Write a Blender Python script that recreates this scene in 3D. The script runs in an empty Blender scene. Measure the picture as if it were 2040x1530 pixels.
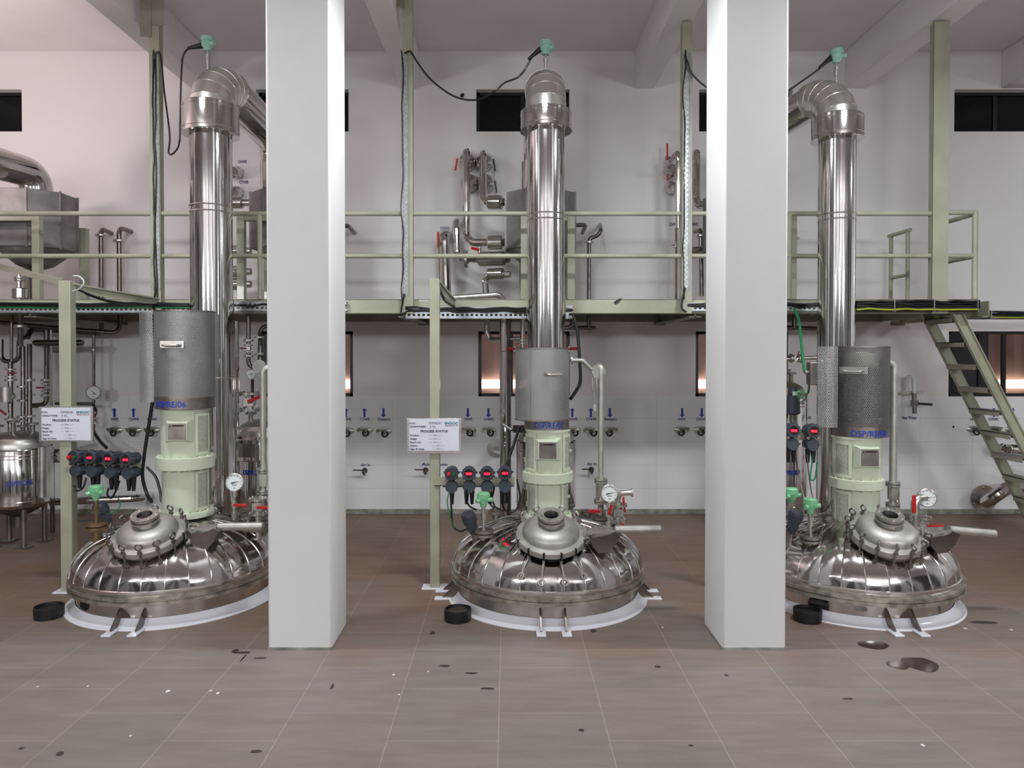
import bpy, math, random
from mathutils import Vector, Matrix
random.seed(7)
PI = math.pi
F = 1433.0; H = 1.8; YW = 8.035
PITCH = math.radians(0.8)
CX = 1010.0; CY = 703.0 + F*math.tan(PITCH)
COL = bpy.context.scene.collection

def W(px, py, Y):
    "point at depth Y that the photograph shows at (px, py)"
    u = (px-CX)/F; v = -(py-CY)/F
    dy = math.cos(PITCH)+v*math.sin(PITCH); dz = -math.sin(PITCH)+v*math.cos(PITCH)
    t = Y/dy
    return Vector((u*t, Y, H+dz*t))
def R(px, Y): return px*Y/F
def L(c):
    return tuple(((x/255)/12.92 if x/255 <= .04045 else ((x/255+.055)/1.055)**2.4) for x in c)+(1,)

# ------------------------------------------------------------------ materials
def nn(nt, t, **kw):
    n = nt.nodes.new(t)
    for k, v in kw.items(): setattr(n, k, v)
    return n
def base_mat(name):
    m = bpy.data.materials.new(name); m.use_nodes = True
    nt = m.node_tree; b = nt.nodes['Principled BSDF']
    return m, nt, b
def mat(name, c, rough=.5, metal=0, var=0, vs=3, bump=0, bs=20, stretch=None, coat=0, spec=None, rvar=0):
    m, nt, b = base_mat(name)
    b.inputs['Base Color'].default_value = L(c); b.inputs['Roughness'].default_value = rough
    b.inputs['Metallic'].default_value = metal
    if coat: b.inputs['Coat Weight'].default_value = coat
    if spec is not None: b.inputs['Specular IOR Level'].default_value = spec
    if var or bump or rvar:
        tc = nn(nt, 'ShaderNodeTexCoord'); mp = nn(nt, 'ShaderNodeMapping')
        nt.links.new(tc.outputs['Object'], mp.inputs[0])
        if stretch: mp.inputs['Scale'].default_value = stretch
    if var or rvar:
        nz = nn(nt, 'ShaderNodeTexNoise'); nz.inputs['Scale'].default_value = vs; nz.inputs['Detail'].default_value = 6
        nt.links.new(mp.outputs[0], nz.inputs['Vector'])
    if var:
        mx = nn(nt, 'ShaderNodeMix', data_type='RGBA')
        mx.inputs[6].default_value = L([max(0, x*(1-var)) for x in c]); mx.inputs[7].default_value = L([min(255, x*(1+var*.5)) for x in c])
        cr = nn(nt, 'ShaderNodeMapRange'); cr.inputs[1].default_value = .3; cr.inputs[2].default_value = .7
        nt.links.new(nz.outputs['Fac'], cr.inputs[0]); nt.links.new(cr.outputs[0], mx.inputs[0]); nt.links.new(mx.outputs[2], b.inputs['Base Color'])
    if rvar:
        mr = nn(nt, 'ShaderNodeMapRange'); mr.inputs[3].default_value = max(.02, rough-rvar); mr.inputs[4].default_value = rough+rvar
        nt.links.new(nz.outputs['Fac'], mr.inputs[0]); nt.links.new(mr.outputs[0], b.inputs['Roughness'])
    if bump:
        nb = nn(nt, 'ShaderNodeTexNoise'); nb.inputs['Scale'].default_value = bs; nb.inputs['Detail'].default_value = 3
        bp = nn(nt, 'ShaderNodeBump'); bp.inputs['Strength'].default_value = bump; bp.inputs['Distance'].default_value = .02
        nt.links.new(mp.outputs[0], nb.inputs['Vector']); nt.links.new(nb.outputs['Fac'], bp.inputs['Height']); nt.links.new(bp.outputs[0], b.inputs['Normal'])
    return m
def emit_mat(name, c, s):
    m, nt, b = base_mat(name)
    b.inputs['Base Color'].default_value = L(c); b.inputs['Emission Color'].default_value = L(c); b.inputs['Emission Strength'].default_value = s
    return m
M = {}
M['mirror'] = mat('polished_steel', (208, 205, 202), .1, 1, bump=.1, bs=3.5, rvar=.04, vs=5)
M['clad'] = mat('polished_cladding', (205, 201, 198), .13, 1, bump=.16, bs=5, rvar=.05, vs=6)
M['riser'] = mat('polished_pipe_cladding', (212, 210, 208), .09, 1, bump=.06, bs=2.5, stretch=(3, 3, .5))
M['alu'] = mat('satin_aluminium', (228, 226, 221), .3, 1, bump=.05, bs=8)
M['satin'] = mat('satin_steel', (206, 203, 198), .38, 1, var=.12, vs=9, bump=.04, bs=30)
M['dull'] = mat('weathered_steel', (150, 144, 138), .45, 1, var=.25, vs=5)
M['pipe'] = mat('bare_steel_pipe', (128, 120, 115), .3, 1, var=.2, vs=6)
M['seam'] = mat('bright_seam', (232, 230, 228), .16, 1)
M['plate'] = mat('condenser_plate', (136, 132, 130), .5, .35, var=.25, vs=4)
M['rim'] = mat('stained_flange_steel', (188, 183, 173), .42, .85, var=.3, vs=14)
M['pale'] = mat('pale_green_paint', (209, 218, 196), .35, 0, var=.05, vs=4, coat=.2)
M['mesh_g'] = mat('green_wire_mesh', (176, 184, 166), .55, 0, var=.12, vs=60)
M['beige'] = mat('beige_grey_paint', (172, 171, 150), .42, 0, var=.1, vs=3, coat=.15)
M['dbeige'] = mat('grey_beige_paint', (150, 145, 130), .45, 0, var=.14, vs=3)
M['black'] = mat('black_rubber', (22, 22, 24), .45)
M['bcable'] = mat('black_cable_jacket', (20, 20, 22), .35)
M['gcable'] = mat('green_cable_jacket', (30, 120, 75), .4)
M['ygcable'] = mat('yellow_green_earth_wire', (165, 180, 50), .4)
M['wcable'] = mat('white_cable_jacket', (205, 205, 205), .4)
M['body'] = mat('blue_grey_enamel', (62, 68, 78), .42, 0, var=.1, vs=8)
M['green'] = mat('green_enamel', (128, 196, 148), .35, 0, coat=.2)
M['gpale'] = mat('pale_sea_green_enamel', (140, 185, 165), .35, 0, coat=.2)
M['lid'] = mat('satin_lid_steel', (192, 189, 183), .5, .8, var=.12, vs=10, bump=.05, bs=60)
M['dred'] = mat('dark_red_grip', (130, 22, 32), .4)
M['red'] = mat('red_grip_plastic', (190, 25, 35), .35)
M['white'] = mat('white_enamel', (225, 226, 228), .3, coat=.3)
M['epoxy'] = mat('white_gloss_coating', (226, 228, 236), .18, 0, coat=.5, bump=.05, bs=6)
M['paper'] = mat('white_paper', (222, 224, 236), .6)
M['ink'] = mat('dark_ink', (45, 45, 80), .7)
M['pencil'] = mat('grey_handwriting', (90, 90, 105), .7)
M['teal'] = mat('teal_print', (25, 130, 145), .6)
M['rprint'] = mat('red_print', (175, 60, 60), .6)
M['blue'] = mat('blue_lettering', (28, 66, 178), .5)
M['navy'] = mat('navy_lettering', (35, 42, 110), .6)
M['dial'] = mat('gauge_dial', (225, 230, 230), .4)
M['dark'] = mat('dark_interior', (22, 20, 20), .7)
M['brown'] = mat('oily_brass_brown', (135, 112, 85), .45, .6, var=.2, vs=12)
M['frame'] = mat('black_aluminium_frame', (22, 22, 26), .35)
M['pillar'] = mat('pillar_paint', (226, 226, 226), .55, var=.02, vs=1.5, bump=.03, bs=12)
M['ceil'] = mat('ceiling_paint', (236, 231, 232), .8, var=.03, vs=1.2)
M['beam'] = mat('beam_paint', (236, 232, 232), .75, var=.02, vs=1.5)
M['hall'] = mat('hall_wall_paint', (238, 236, 236), .8, var=.04, vs=.8)
M['added_streak_panel'] = mat('added_dark_panel', (48, 46, 46), .6)
M['curb'] = mat('grey_cement_skirting', (150, 148, 140), .7, var=.25, vs=10)
M['wet'] = mat('wet_dark_stain', (58, 44, 40), .12, var=.2, vs=20)
M['soot'] = mat('dark_smear', (52, 44, 42), .6)
M['chalk'] = mat('white_paint_speck', (215, 212, 208), .7)
M['gi'] = mat('galvanised_tray', (190, 196, 200), .4, .7, var=.12, vs=20)
M['redled'] = emit_mat('red_digit', (255, 30, 60), 7)
M['redglow'] = emit_mat('red_backlight', (200, 5, 25), 1.3)
M['glowgreen'] = mat('green_button', (25, 105, 60), .3)
M['sheet'] = mat('pinkish_corrugated_sheet', (196, 165, 155), .5, .3, var=.1, vs=2)
M['wallglow'] = emit_mat('lit_wall_glow', (255, 236, 212), 6)  # emission stands in for light on a white wall, not a lamp
M['greenpaint'] = mat('dark_green_pipe_paint', (20, 95, 60), .4)

def perforated(name, c, s=.0135, hole=.27, metal=.7):
    m, nt, b = base_mat(name)
    b.inputs['Metallic'].default_value = metal; b.inputs['Roughness'].default_value = .55
    uv = nn(nt, 'ShaderNodeUVMap')
    mins = []
    nz = nn(nt, 'ShaderNodeTexNoise'); nz.inputs['Scale'].default_value = 5; nz.inputs['Detail'].default_value = 5
    tc = nn(nt, 'ShaderNodeTexCoord'); nt.links.new(tc.outputs['Object'], nz.inputs['Vector'])
    mx = nn(nt, 'ShaderNodeMix', data_type='RGBA'); mx.inputs[6].default_value = L([x*.75 for x in c]); mx.inputs[7].default_value = L(c)
    nt.links.new(nz.outputs['Fac'], mx.inputs[0]); nt.links.new(mx.outputs[2], b.inputs['Base Color'])
    for off in (0, .5):
        mp = nn(nt, 'ShaderNodeMapping'); mp.inputs['Scale'].default_value = (1/s, 1/(s*1.73), 1); mp.inputs['Location'].default_value = (off, off, 0)
        fr = nn(nt, 'ShaderNodeVectorMath', operation='FRACTION'); sb = nn(nt, 'ShaderNodeVectorMath', operation='SUBTRACT'); sb.inputs[1].default_value = (.5, .5, 0)
        sc = nn(nt, 'ShaderNodeVectorMath', operation='MULTIPLY'); sc.inputs[1].default_value = (1, 1.73, 0)
        ln = nn(nt, 'ShaderNodeVectorMath', operation='LENGTH')
        nt.links.new(uv.outputs[0], mp.inputs[0]); nt.links.new(mp.outputs[0], fr.inputs[0]); nt.links.new(fr.outputs[0], sb.inputs[0])
        nt.links.new(sb.outputs[0], sc.inputs[0]); nt.links.new(sc.outputs[0], ln.inputs[0]); mins.append(ln.outputs['Value'])
    mn = nn(nt, 'ShaderNodeMath', operation='MINIMUM'); nt.links.new(mins[0], mn.inputs[0]); nt.links.new(mins[1], mn.inputs[1])
    lt = nn(nt, 'ShaderNodeMath', operation='GREATER_THAN'); lt.inputs[1].default_value = hole; nt.links.new(mn.outputs[0], lt.inputs[0])
    nt.links.new(lt.outputs[0], b.inputs['Alpha'])
    return m
M['perf'] = perforated('perforated_steel_sheet', (178, 178, 176), hole=.29)
M['perf_l'] = perforated('light_perforated_sheet', (192, 193, 190), hole=.27)
M['perf_d'] = perforated('dark_perforated_sheet', (138, 134, 132), hole=.3)

def glass_mat():
    m, nt, b = base_mat('window_glass')
    out = nt.nodes['Material Output']
    tr = nn(nt, 'ShaderNodeBsdfTransparent'); tr.inputs[0].default_value = (.8, .82, .85, 1)
    gl = nn(nt, 'ShaderNodeBsdfGlossy'); gl.inputs['Roughness'].default_value = .03
    fz = nn(nt, 'ShaderNodeFresnel'); fz.inputs[0].default_value = 1.45
    ms = nn(nt, 'ShaderNodeMixShader')
    nt.links.new(fz.outputs[0], ms.inputs[0]); nt.links.new(tr.outputs[0], ms.inputs[1]); nt.links.new(gl.outputs[0], ms.inputs[2]); nt.links.new(ms.outputs[0], out.inputs[0])
    return m
M['glass'] = glass_mat()
M['tint'] = mat('dark_tinted_glass', (14, 13, 18), .06, spec=.25)

def floor_mat():
    m, nt, b = base_mat('stone_floor_tiles')
    tc = nn(nt, 'ShaderNodeTexCoord'); sx = nn(nt, 'ShaderNodeSeparateXYZ'); nt.links.new(tc.outputs['Object'], sx.inputs[0])
    def add(o, v):
        a = nn(nt, 'ShaderNodeMath', operation='ADD'); a.inputs[1].default_value = v; nt.links.new(o, a.inputs[0]); return a.outputs[0]
    T = .516
    cb = nn(nt, 'ShaderNodeCombineXYZ')
    nt.links.new(add(sx.outputs['Y'], -3.57+.258+T*20), cb.inputs[0]); nt.links.new(add(sx.outputs['X'], .04+T*20), cb.inputs[1])
    br = nn(nt, 'ShaderNodeTexBrick'); br.offset = .5; br.offset_frequency = 2; br.squash = 1
    br.inputs['Scale'].default_value = 1; br.inputs['Brick Width'].default_value = T; br.inputs['Row Height'].default_value = T
    br.inputs['Mortar Size'].default_value = .0028; br.inputs['Mortar Smooth'].default_value = .3; br.inputs['Bias'].default_value = 0
    br.inputs['Color1'].default_value = L((131, 120, 115)); br.inputs['Color2'].default_value = L((125, 117, 110)); br.inputs['Mortar'].default_value = L((154, 143, 136))
    nt.links.new(cb.outputs[0], br.inputs['Vector'])
    mp = nn(nt, 'ShaderNodeMapping'); mp.inputs['Scale'].default_value = (1, 5, 1); nt.links.new(tc.outputs['Object'], mp.inputs[0])
    nz = nn(nt, 'ShaderNodeTexNoise'); nz.inputs['Scale'].default_value = 2.2; nz.inputs['Detail'].default_value = 8; nz.inputs['Roughness'].default_value = .6; nt.links.new(mp.outputs[0], nz.inputs['Vector'])
    mr = nn(nt, 'ShaderNodeMapRange'); mr.inputs[1].default_value = .3; mr.inputs[2].default_value = .72; mr.inputs[3].default_value = .84; mr.inputs[4].default_value = 1.1; nt.links.new(nz.outputs['Fac'], mr.inputs[0])
    mu = nn(nt, 'ShaderNodeMix', data_type='RGBA', blend_type='MULTIPLY'); mu.inputs[0].default_value = 1
    nt.links.new(br.outputs['Color'], mu.inputs[6]); nt.links.new(mr.outputs[0], mu.inputs[7])
    # brown tint in noise patches, stronger towards the back wall
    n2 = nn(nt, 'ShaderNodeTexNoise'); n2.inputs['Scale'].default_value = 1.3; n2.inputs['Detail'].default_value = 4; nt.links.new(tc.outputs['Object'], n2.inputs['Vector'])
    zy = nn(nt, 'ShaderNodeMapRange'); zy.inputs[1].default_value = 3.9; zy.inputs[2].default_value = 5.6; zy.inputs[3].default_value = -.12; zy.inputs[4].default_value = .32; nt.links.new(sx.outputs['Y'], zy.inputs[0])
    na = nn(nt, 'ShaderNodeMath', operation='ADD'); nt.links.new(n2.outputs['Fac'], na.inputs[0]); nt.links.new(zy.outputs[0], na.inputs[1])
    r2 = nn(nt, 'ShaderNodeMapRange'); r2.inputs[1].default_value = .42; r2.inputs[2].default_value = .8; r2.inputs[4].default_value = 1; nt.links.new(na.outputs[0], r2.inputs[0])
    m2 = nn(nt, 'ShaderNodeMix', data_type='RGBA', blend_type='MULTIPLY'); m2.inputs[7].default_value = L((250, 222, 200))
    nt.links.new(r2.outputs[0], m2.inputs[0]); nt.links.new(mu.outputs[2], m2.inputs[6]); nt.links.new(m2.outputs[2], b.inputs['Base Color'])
    b.inputs['Roughness'].default_value = .5; b.inputs['Specular IOR Level'].default_value = .35
    bp = nn(nt, 'ShaderNodeBump'); bp.inputs['Strength'].default_value = .15; bp.inputs['Distance'].default_value = .01
    nt.links.new(nz.outputs['Fac'], bp.inputs['Height']); nt.links.new(bp.outputs[0], b.inputs['Normal'])
    return m
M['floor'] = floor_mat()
def wall_mat():
    m, nt, b = base_mat('painted_and_tiled_wall')
    tc = nn(nt, 'ShaderNodeTexCoord'); sx = nn(nt, 'ShaderNodeSeparateXYZ'); nt.links.new(tc.outputs['Object'], sx.inputs[0])
    a = nn(nt, 'ShaderNodeMath', operation='ADD'); a.inputs[1].default_value = 6.0; nt.links.new(sx.outputs['X'], a.inputs[0])
    z = nn(nt, 'ShaderNodeMath', operation='ADD'); z.inputs[1].default_value = -.02; nt.links.new(sx.outputs['Z'], z.inputs[0])
    cb = nn(nt, 'ShaderNodeCombineXYZ'); nt.links.new(a.outputs[0], cb.inputs[0]); nt.links.new(z.outputs[0], cb.inputs[1])
    br = nn(nt, 'ShaderNodeTexBrick'); br.offset = 0; br.inputs['Scale'].default_value = 1; br.inputs['Brick Width'].default_value = .59; br.inputs['Row Height'].default_value = .262
    br.inputs['Mortar Size'].default_value = .0016; br.inputs['Color1'].default_value = L((238, 237, 240)); br.inputs['Color2'].default_value = L((235, 234, 237)); br.inputs['Mortar'].default_value = L((208, 206, 208))
    nt.links.new(cb.outputs[0], br.inputs['Vector'])
    nz = nn(nt, 'ShaderNodeTexNoise'); nz.inputs['Scale'].default_value = .9; nz.inputs['Detail'].default_value = 4; nt.links.new(tc.outputs['Object'], nz.inputs['Vector'])
    pm = nn(nt, 'ShaderNodeMix', data_type='RGBA'); pm.inputs[6].default_value = L((232, 227, 228)); pm.inputs[7].default_value = L((238, 234, 235)); nt.links.new(nz.outputs['Fac'], pm.inputs[0])
    ls = nn(nt, 'ShaderNodeMath', operation='LESS_THAN'); ls.inputs[1].default_value = 1.33; nt.links.new(sx.outputs['Z'], ls.inputs[0])
    mx = nn(nt, 'ShaderNodeMix', data_type='RGBA'); nt.links.new(ls.outputs[0], mx.inputs[0]); nt.links.new(pm.outputs[2], mx.inputs[6]); nt.links.new(br.outputs['Color'], mx.inputs[7])
    nt.links.new(mx.outputs[2], b.inputs['Base Color'])
    mr = nn(nt, 'ShaderNodeMapRange'); mr.inputs[3].default_value = .7; mr.inputs[4].default_value = .28; nt.links.new(ls.outputs[0], mr.inputs[0]); nt.links.new(mr.outputs[0], b.inputs['Roughness'])
    return m
M['wall'] = wall_mat()

# ------------------------------------------------------------------ mesh builder
def frame_of(ax):
    ax = Vector(ax).normalized()
    t = Vector((0, 0, 1)) if abs(ax.z) < .9 else Vector((0, -1, 0))
    x = t.cross(ax).normalized(); y = ax.cross(x)
    return x, y, ax
def wloc(p):
    v = Vector((0, 0, 0))
    while p is not None: v += Vector(p.location); p = p.parent
    return v
class MB:
    def __init__(s): s.v = []; s.f = []; s.uv = {}
    def add(s, vs, fs, uvs=None):
        o = len(s.v); s.v += [tuple(v) for v in vs]
        for i, f in enumerate(fs):
            if uvs: s.uv[len(s.f)] = uvs[i]
            s.f.append([o+k for k in f])
        return s
    def box(s, c, d, ax=None, rz=0):
        "box centred at c with size d; ax = (x, y, z) unit axes"
        c = Vector(c); hx, hy, hz = d[0]/2, d[1]/2, d[2]/2
        if ax is None: ax = (Vector((math.cos(rz), math.sin(rz), 0)), Vector((-math.sin(rz), math.cos(rz), 0)), Vector((0, 0, 1)))
        vs = [c+ax[0]*(a*hx)+ax[1]*(b*hy)+ax[2]*(e*hz) for e in (-1, 1) for b in (-1, 1) for a in (-1, 1)]
        return s.add(vs, [(0, 2, 3, 1), (4, 5, 7, 6), (0, 1, 5, 4), (2, 6, 7, 3), (0, 4, 6, 2), (1, 3, 7, 5)])
    def bb(s, a, b):
        a = Vector(a); b = Vector(b)
        return s.box((a+b)/2, [abs(b[i]-a[i]) for i in range(3)])
    def bar(s, p0, p1, w, h, up=(0, 0, 1)):
        p0 = Vector(p0); p1 = Vector(p1); d = p1-p0; z = d.normalized(); u = Vector(up)
        x = z.cross(u)
        x = x.normalized() if x.length > 1e-4 else Vector((1, 0, 0)); y = x.cross(z).normalized()
        return s.box((p0+p1)/2, (w, h, d.length), (x, y, z))
    def lathe(s, c, prof, n=32, ax=(0, 0, 1), a0=0, a1=2*PI, sx=1, sy=1):
        c = Vector(c); x, y, z = frame_of(ax); full = abs(a1-a0-2*PI) < 1e-5
        m = n if full else n+1; k = len(prof); vs = []
        for i in range(m):
            a = a0+(a1-a0)*i/n
            for r, h in prof: vs.append(c+x*(r*math.cos(a)*sx)+y*(r*math.sin(a)*sy)+z*h)
        fs = []; us = []; rr = max(p[0] for p in prof); ln = [0]
        for j in range(1, k): ln.append(ln[-1]+math.hypot(prof[j][0]-prof[j-1][0], prof[j][1]-prof[j-1][1]))
        for i in range(n):
            i2 = (i+1) % m if full else i+1
            for j in range(k-1):
                r0, r1 = prof[j][0], prof[j+1][0]
                ua = (a1-a0)*i/n*rr; ub = (a1-a0)*(i+1)/n*rr
                f = [i*k+j, i2*k+j, i2*k+j+1, i*k+j+1]; u = [(ua, ln[j]), (ub, ln[j]), (ub, ln[j+1]), (ua, ln[j+1])]
                if r0 < 1e-6: f = [f[0], f[2], f[3]]; u = [u[0], u[2], u[3]]
                elif r1 < 1e-6: f = f[:3]; u = u[:3]
                fs.append(f); us.append(u)
        return s.add(vs, fs, us)
    def cyl(s, p0, p1, r, r1=None, n=16, bev=0):
        p0 = Vector(p0); d = Vector(p1)-p0; l = d.length; r1 = r if r1 is None else r1
        pr = [(0, 0), (r-bev, 0)]+([(r, bev)] if bev else [])+([(r1, l-bev)] if bev else [])+[(r1-bev, l), (0, l)]
        return s.lathe(p0, pr, n, d)
    def ring(s, c, ri, ro, t, ax=(0, 0, 1), n=32): return s.lathe(c, [(ri, 0), (ro, 0), (ro, t), (ri, t), (ri, 0)], n, ax)
    def torus(s, c, Rr, r, ax=(0, 0, 1), n=28, k=8, a0=0, a1=2*PI):
        return s.lathe(c, [(Rr+r*math.cos(2*PI*i/k), r*math.sin(2*PI*i/k)) for i in range(k+1)], n, ax, a0, a1)
    def ball(s, c, r, n=16, sz=1):
        return s.lathe(c, [(r*math.sin(PI*i/10) if 0 < i < 10 else 0, -r*math.cos(PI*i/10)*sz) for i in range(11)], n)
    def sweep(s, pts, r, n=10, cap=True):
        pts = [Vector(p) for p in pts]; k = len(pts)
        rs = r if isinstance(r, (list, tuple)) else [r]*k
        tg = []
        for i in range(k):
            a = pts[min(i+1, k-1)]-pts[max(i-1, 0)]; tg.append(a.normalized())
        x, y, _ = frame_of(tg[0]); vs = []; us = []; acc = 0
        for i in range(k):
            if i:
                q = tg[i-1].rotation_difference(tg[i]); x = q @ x; y = q @ y
            for j in range(n):
                a = 2*PI*j/n; vs.append(pts[i]+x*(rs[i]*math.cos(a))+y*(rs[i]*math.sin(a)))
        fs = [(i*n+j, i*n+(j+1) % n, (i+1)*n+(j+1) % n, (i+1)*n+j) for i in range(k-1) for j in range(n)]
        if cap: fs += [tuple(range(n-1, -1, -1)), tuple(range((k-1)*n, k*n))]
        return s.add(vs, fs)
    def pipe(s, pts, r, bend=None, n=14, seg=6):
        return s.sweep(fillet(pts, r*1.6 if bend is None else bend, seg), r, n)
    def flange(s, c, ax, ro, t, nb=6, ri=0, br=None):
        c = Vector(c); x, y, z = frame_of(ax); s.lathe(c-z*t/2, [(ri, 0), (ro, 0), (ro, t), (ri, t)]+([(ri, 0)] if ri else []), 24, ax)
        br = br or ro*.1
        for i in range(nb):
            a = 2*PI*(i+.5)/nb; q = c+(x*math.cos(a)+y*math.sin(a))*(ro*.82)
            s.cyl(q-z*(t*.5+br*1.2), q+z*(t*.5+br*1.2), br, n=6)
        return s
    def poly(s, pts, nrm, t):
        "flat outline pts extruded by t along nrm"
        n = Vector(nrm); pts = [Vector(p) for p in pts]; k = len(pts)
        return s.add(pts+[p+n*t for p in pts], [tuple(range(k-1, -1, -1)), tuple(range(k, 2*k))]+[(i, (i+1) % k, k+(i+1) % k, k+i) for i in range(k)])
    def build(s, name, m, parent=None, ang=35, flat=False, bevel=0, **kw):
        me = bpy.data.meshes.new(name)
        if parent is not None: off = wloc(parent)
        else:
            lo = [min(v[i] for v in s.v) for i in range(3)]; hi = [max(v[i] for v in s.v) for i in range(3)]
            off = Vector(((lo[0]+hi[0])/2, (lo[1]+hi[1])/2, lo[2]))
            if kw.get('kind') == 'structure': off = Vector((0, 0, 0))
        me.from_pydata([(v[0]-off.x, v[1]-off.y, v[2]-off.z) for v in s.v], [], s.f); me.update()
        if s.uv:
            ul = me.uv_layers.new(name='UVMap')
            for p in me.polygons:
                u = s.uv.get(p.index)
                if u:
                    for li, q in zip(p.loop_indices, u): ul.data[li].uv = q
        if not flat:
            me.shade_smooth(); me.set_sharp_from_angle(angle=math.radians(ang))
        if m is not None: me.materials.append(M[m] if isinstance(m, str) else m)
        o = bpy.data.objects.new(name, me); COL.objects.link(o)
        if parent is not None: o.parent = parent
        else: o.location = off
        if bevel:
            b = o.modifiers.new('bevel', 'BEVEL'); b.width = bevel; b.segments = 2; b.limit_method = 'ANGLE'
        for k2, v2 in kw.items():
            o[{'cat': 'category'}.get(k2, k2)] = v2
        return o
def fillet(pts, rad, seg=6):
    pts = [Vector(p) for p in pts]; out = [pts[0]]
    for i in range(1, len(pts)-1):
        a, b, c = pts[i-1], pts[i], pts[i+1]; u = (a-b); v = (c-b)
        lu, lv = u.length, v.length
        if lu < 1e-6 or lv < 1e-6: continue
        u /= lu; v /= lv; ang = u.angle(v)
        if ang > PI-.05: out.append(b); continue
        d = min(rad/math.tan(ang/2), lu*.49, lv*.49); rr = d*math.tan(ang/2)
        ctr = b+(u+v).normalized()*(rr/math.sin(ang/2)); p0 = b+u*d-ctr; p1 = b+v*d-ctr
        th = p0.angle(p1)
        for k in range(seg+1):
            t = k/seg; out.append(ctr+(p0*math.sin((1-t)*th)+p1*math.sin(t*th))/math.sin(th))
    out.append(pts[-1]); return out
def smooth_path(pts, n=8):
    "Catmull-Rom through pts"
    P = [Vector(p) for p in pts]; P = [P[0]*2-P[1]]+P+[P[-1]*2-P[-2]]; out = []
    for i in range(1, len(P)-2):
        a, b, c, d = P[i-1:i+3]
        for k in range(n):
            t = k/n; out.append(.5*((2*b)+(c-a)*t+(2*a-5*b+4*c-d)*t*t+(3*b-a-3*c+d)*t**3))
    out.append(P[-2]); return out
def T(name, label, cat, loc, group=None):
    o = bpy.data.objects.new(name, None); COL.objects.link(o); o.location = loc; o.empty_display_size = .1
    o['label'] = label; o['category'] = cat
    if group: o['group'] = group
    return o
def dup(root, d, label):
    r = root.copy(); COL.objects.link(r); r.location = Vector(root.location)+Vector(d); r['label'] = label
    def kids(a, b):
        for ch in list(a.children):
            c = ch.copy(); COL.objects.link(c); c.parent = b; kids(ch, c)
    kids(root, r); return r
FONT = {}
def text_geo(t, bold):
    k = (t, bold)
    if k not in FONT:
        cu = bpy.data.curves.new('t', 'FONT'); cu.body = t; cu.align_x = 'CENTER'; cu.extrude = .02; cu.offset = bold; cu.resolution_u = 3
        ob = bpy.data.objects.new('t', cu); me = bpy.data.meshes.new_from_object(ob)
        vs = [tuple(v.co) for v in me.vertices]; fs = [tuple(p.vertices) for p in me.polygons]
        bpy.data.objects.remove(ob); bpy.data.meshes.remove(me); bpy.data.curves.remove(cu)
        FONT[k] = (vs, fs)
    return FONT[k]
def text(t, c, cap, m, parent, width=None, bold=.012, rad=None, ctr=None, name='lettering', mb=None, right=(1, 0, 0), up=(0, 0, 1)):
    "lettering facing the hall, centred on c; with rad it wraps round the upright cylinder at ctr"
    vs, fs = text_geo(t, bold)
    x0 = min(v[0] for v in vs); x1 = max(v[0] for v in vs); sz = cap/.7; kx = sz if width is None else width/(x1-x0)
    own = mb is None; mb = mb or MB(); out = []; xm = (x0+x1)/2; r = Vector(right); u = Vector(up); n = u.cross(r)*-1
    for a, b, z in vs:
        X = (a-xm)*kx; Y = b*sz-cap/2; Z = (z+.02)*.03*1.0
        if rad:
            a0 = math.atan2(c[0]-ctr[0], -(c[1]-ctr[1])); th = a0+X/rad
            out.append((ctr[0]+(rad+Z)*math.sin(th), ctr[1]-(rad+Z)*math.cos(th), c[2]+Y))
        else: out.append(Vector(c)+r*X+u*Y+r.cross(u)*Z)
    mb.add(out, fs)
    return mb.build(name, m, parent, flat=True) if own else mb
# ------------------------------------------------------------------ the room
def structure(name, mb, m, **kw): return mb.build(name, m, None, kind='structure', **kw)
XL, XR, YF, ZC = -9.2, 9.2, -6.2, 5.15
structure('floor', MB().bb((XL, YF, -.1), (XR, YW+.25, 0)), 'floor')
structure('ceiling', MB().bb((XL, YF, ZC), (XR, YW+.25, ZC+.15)), 'ceil')
structure('wall_left', MB().bb((XL-.2, YF, 0), (XL, YW+.25, ZC)), 'hall')
structure('wall_right', MB().bb((XR, YF, 0), (XR+.2, YW+.25, ZC)), 'hall')
structure('wall_front', MB().bb((XL-.2, YF-.2, 0), (XR+.2, YF, ZC)), 'hall')
for k, (x, hw, zt) in enumerate(((-7.9, .5, 2.6), (-6.1, .7, 3.0), (-4.2, .35, 2.2), (-2.6, .8, 3.4), (-.7, .3, 3.0), (.75, .45, 2.2), (2.5, .8, 3.2), (4.1, .3, 2.4), (5.6, .65, 2.8), (7.6, .7, 3.0))):
    structure('added_panel_%d' % (k+1), MB().bb((x-hw, YF, 0.01), (x+hw, YF+.05, zt)), 'added_streak_panel')  # dark panel added out of view, mirrored as streaks in the steel
for k, (y, hw) in enumerate(((-4.2, .6), (-1.8, .4), (.6, .7), (3.0, .5))):
    structure('added_panel_%d' % (k+11), MB().bb((XL, y-hw, 0.01), (XL+.05, y+hw, 4.2)), 'added_streak_panel'); structure('added_panel_%d' % (k+15), MB().bb((XR-.05, y-hw, 0.01), (XR, y+hw, 4.2)), 'added_streak_panel')  # more unseen dark panels added for the streak reflections
def wx(px): return W(px, 703, YW).x
def wz(py): return W(1010, py, YW).z
up_z0, up_z1 = wz(262), wz(178); lo_z0, lo_z1 = wz(790), wz(660)
ups = [(-137, 48), (512, 696), (949, 1134), (1391, 1576), (1897, 2085)]
los = [(80-300, 62-120), (520, 703), (953, 1135), (1386, 1570), (1890, 2075)]
holes = [(wx(a), wx(b), up_z0, up_z1) for a, b in ups]+[(wx(a), wx(b), lo_z0, lo_z1) for a, b in los]
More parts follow.
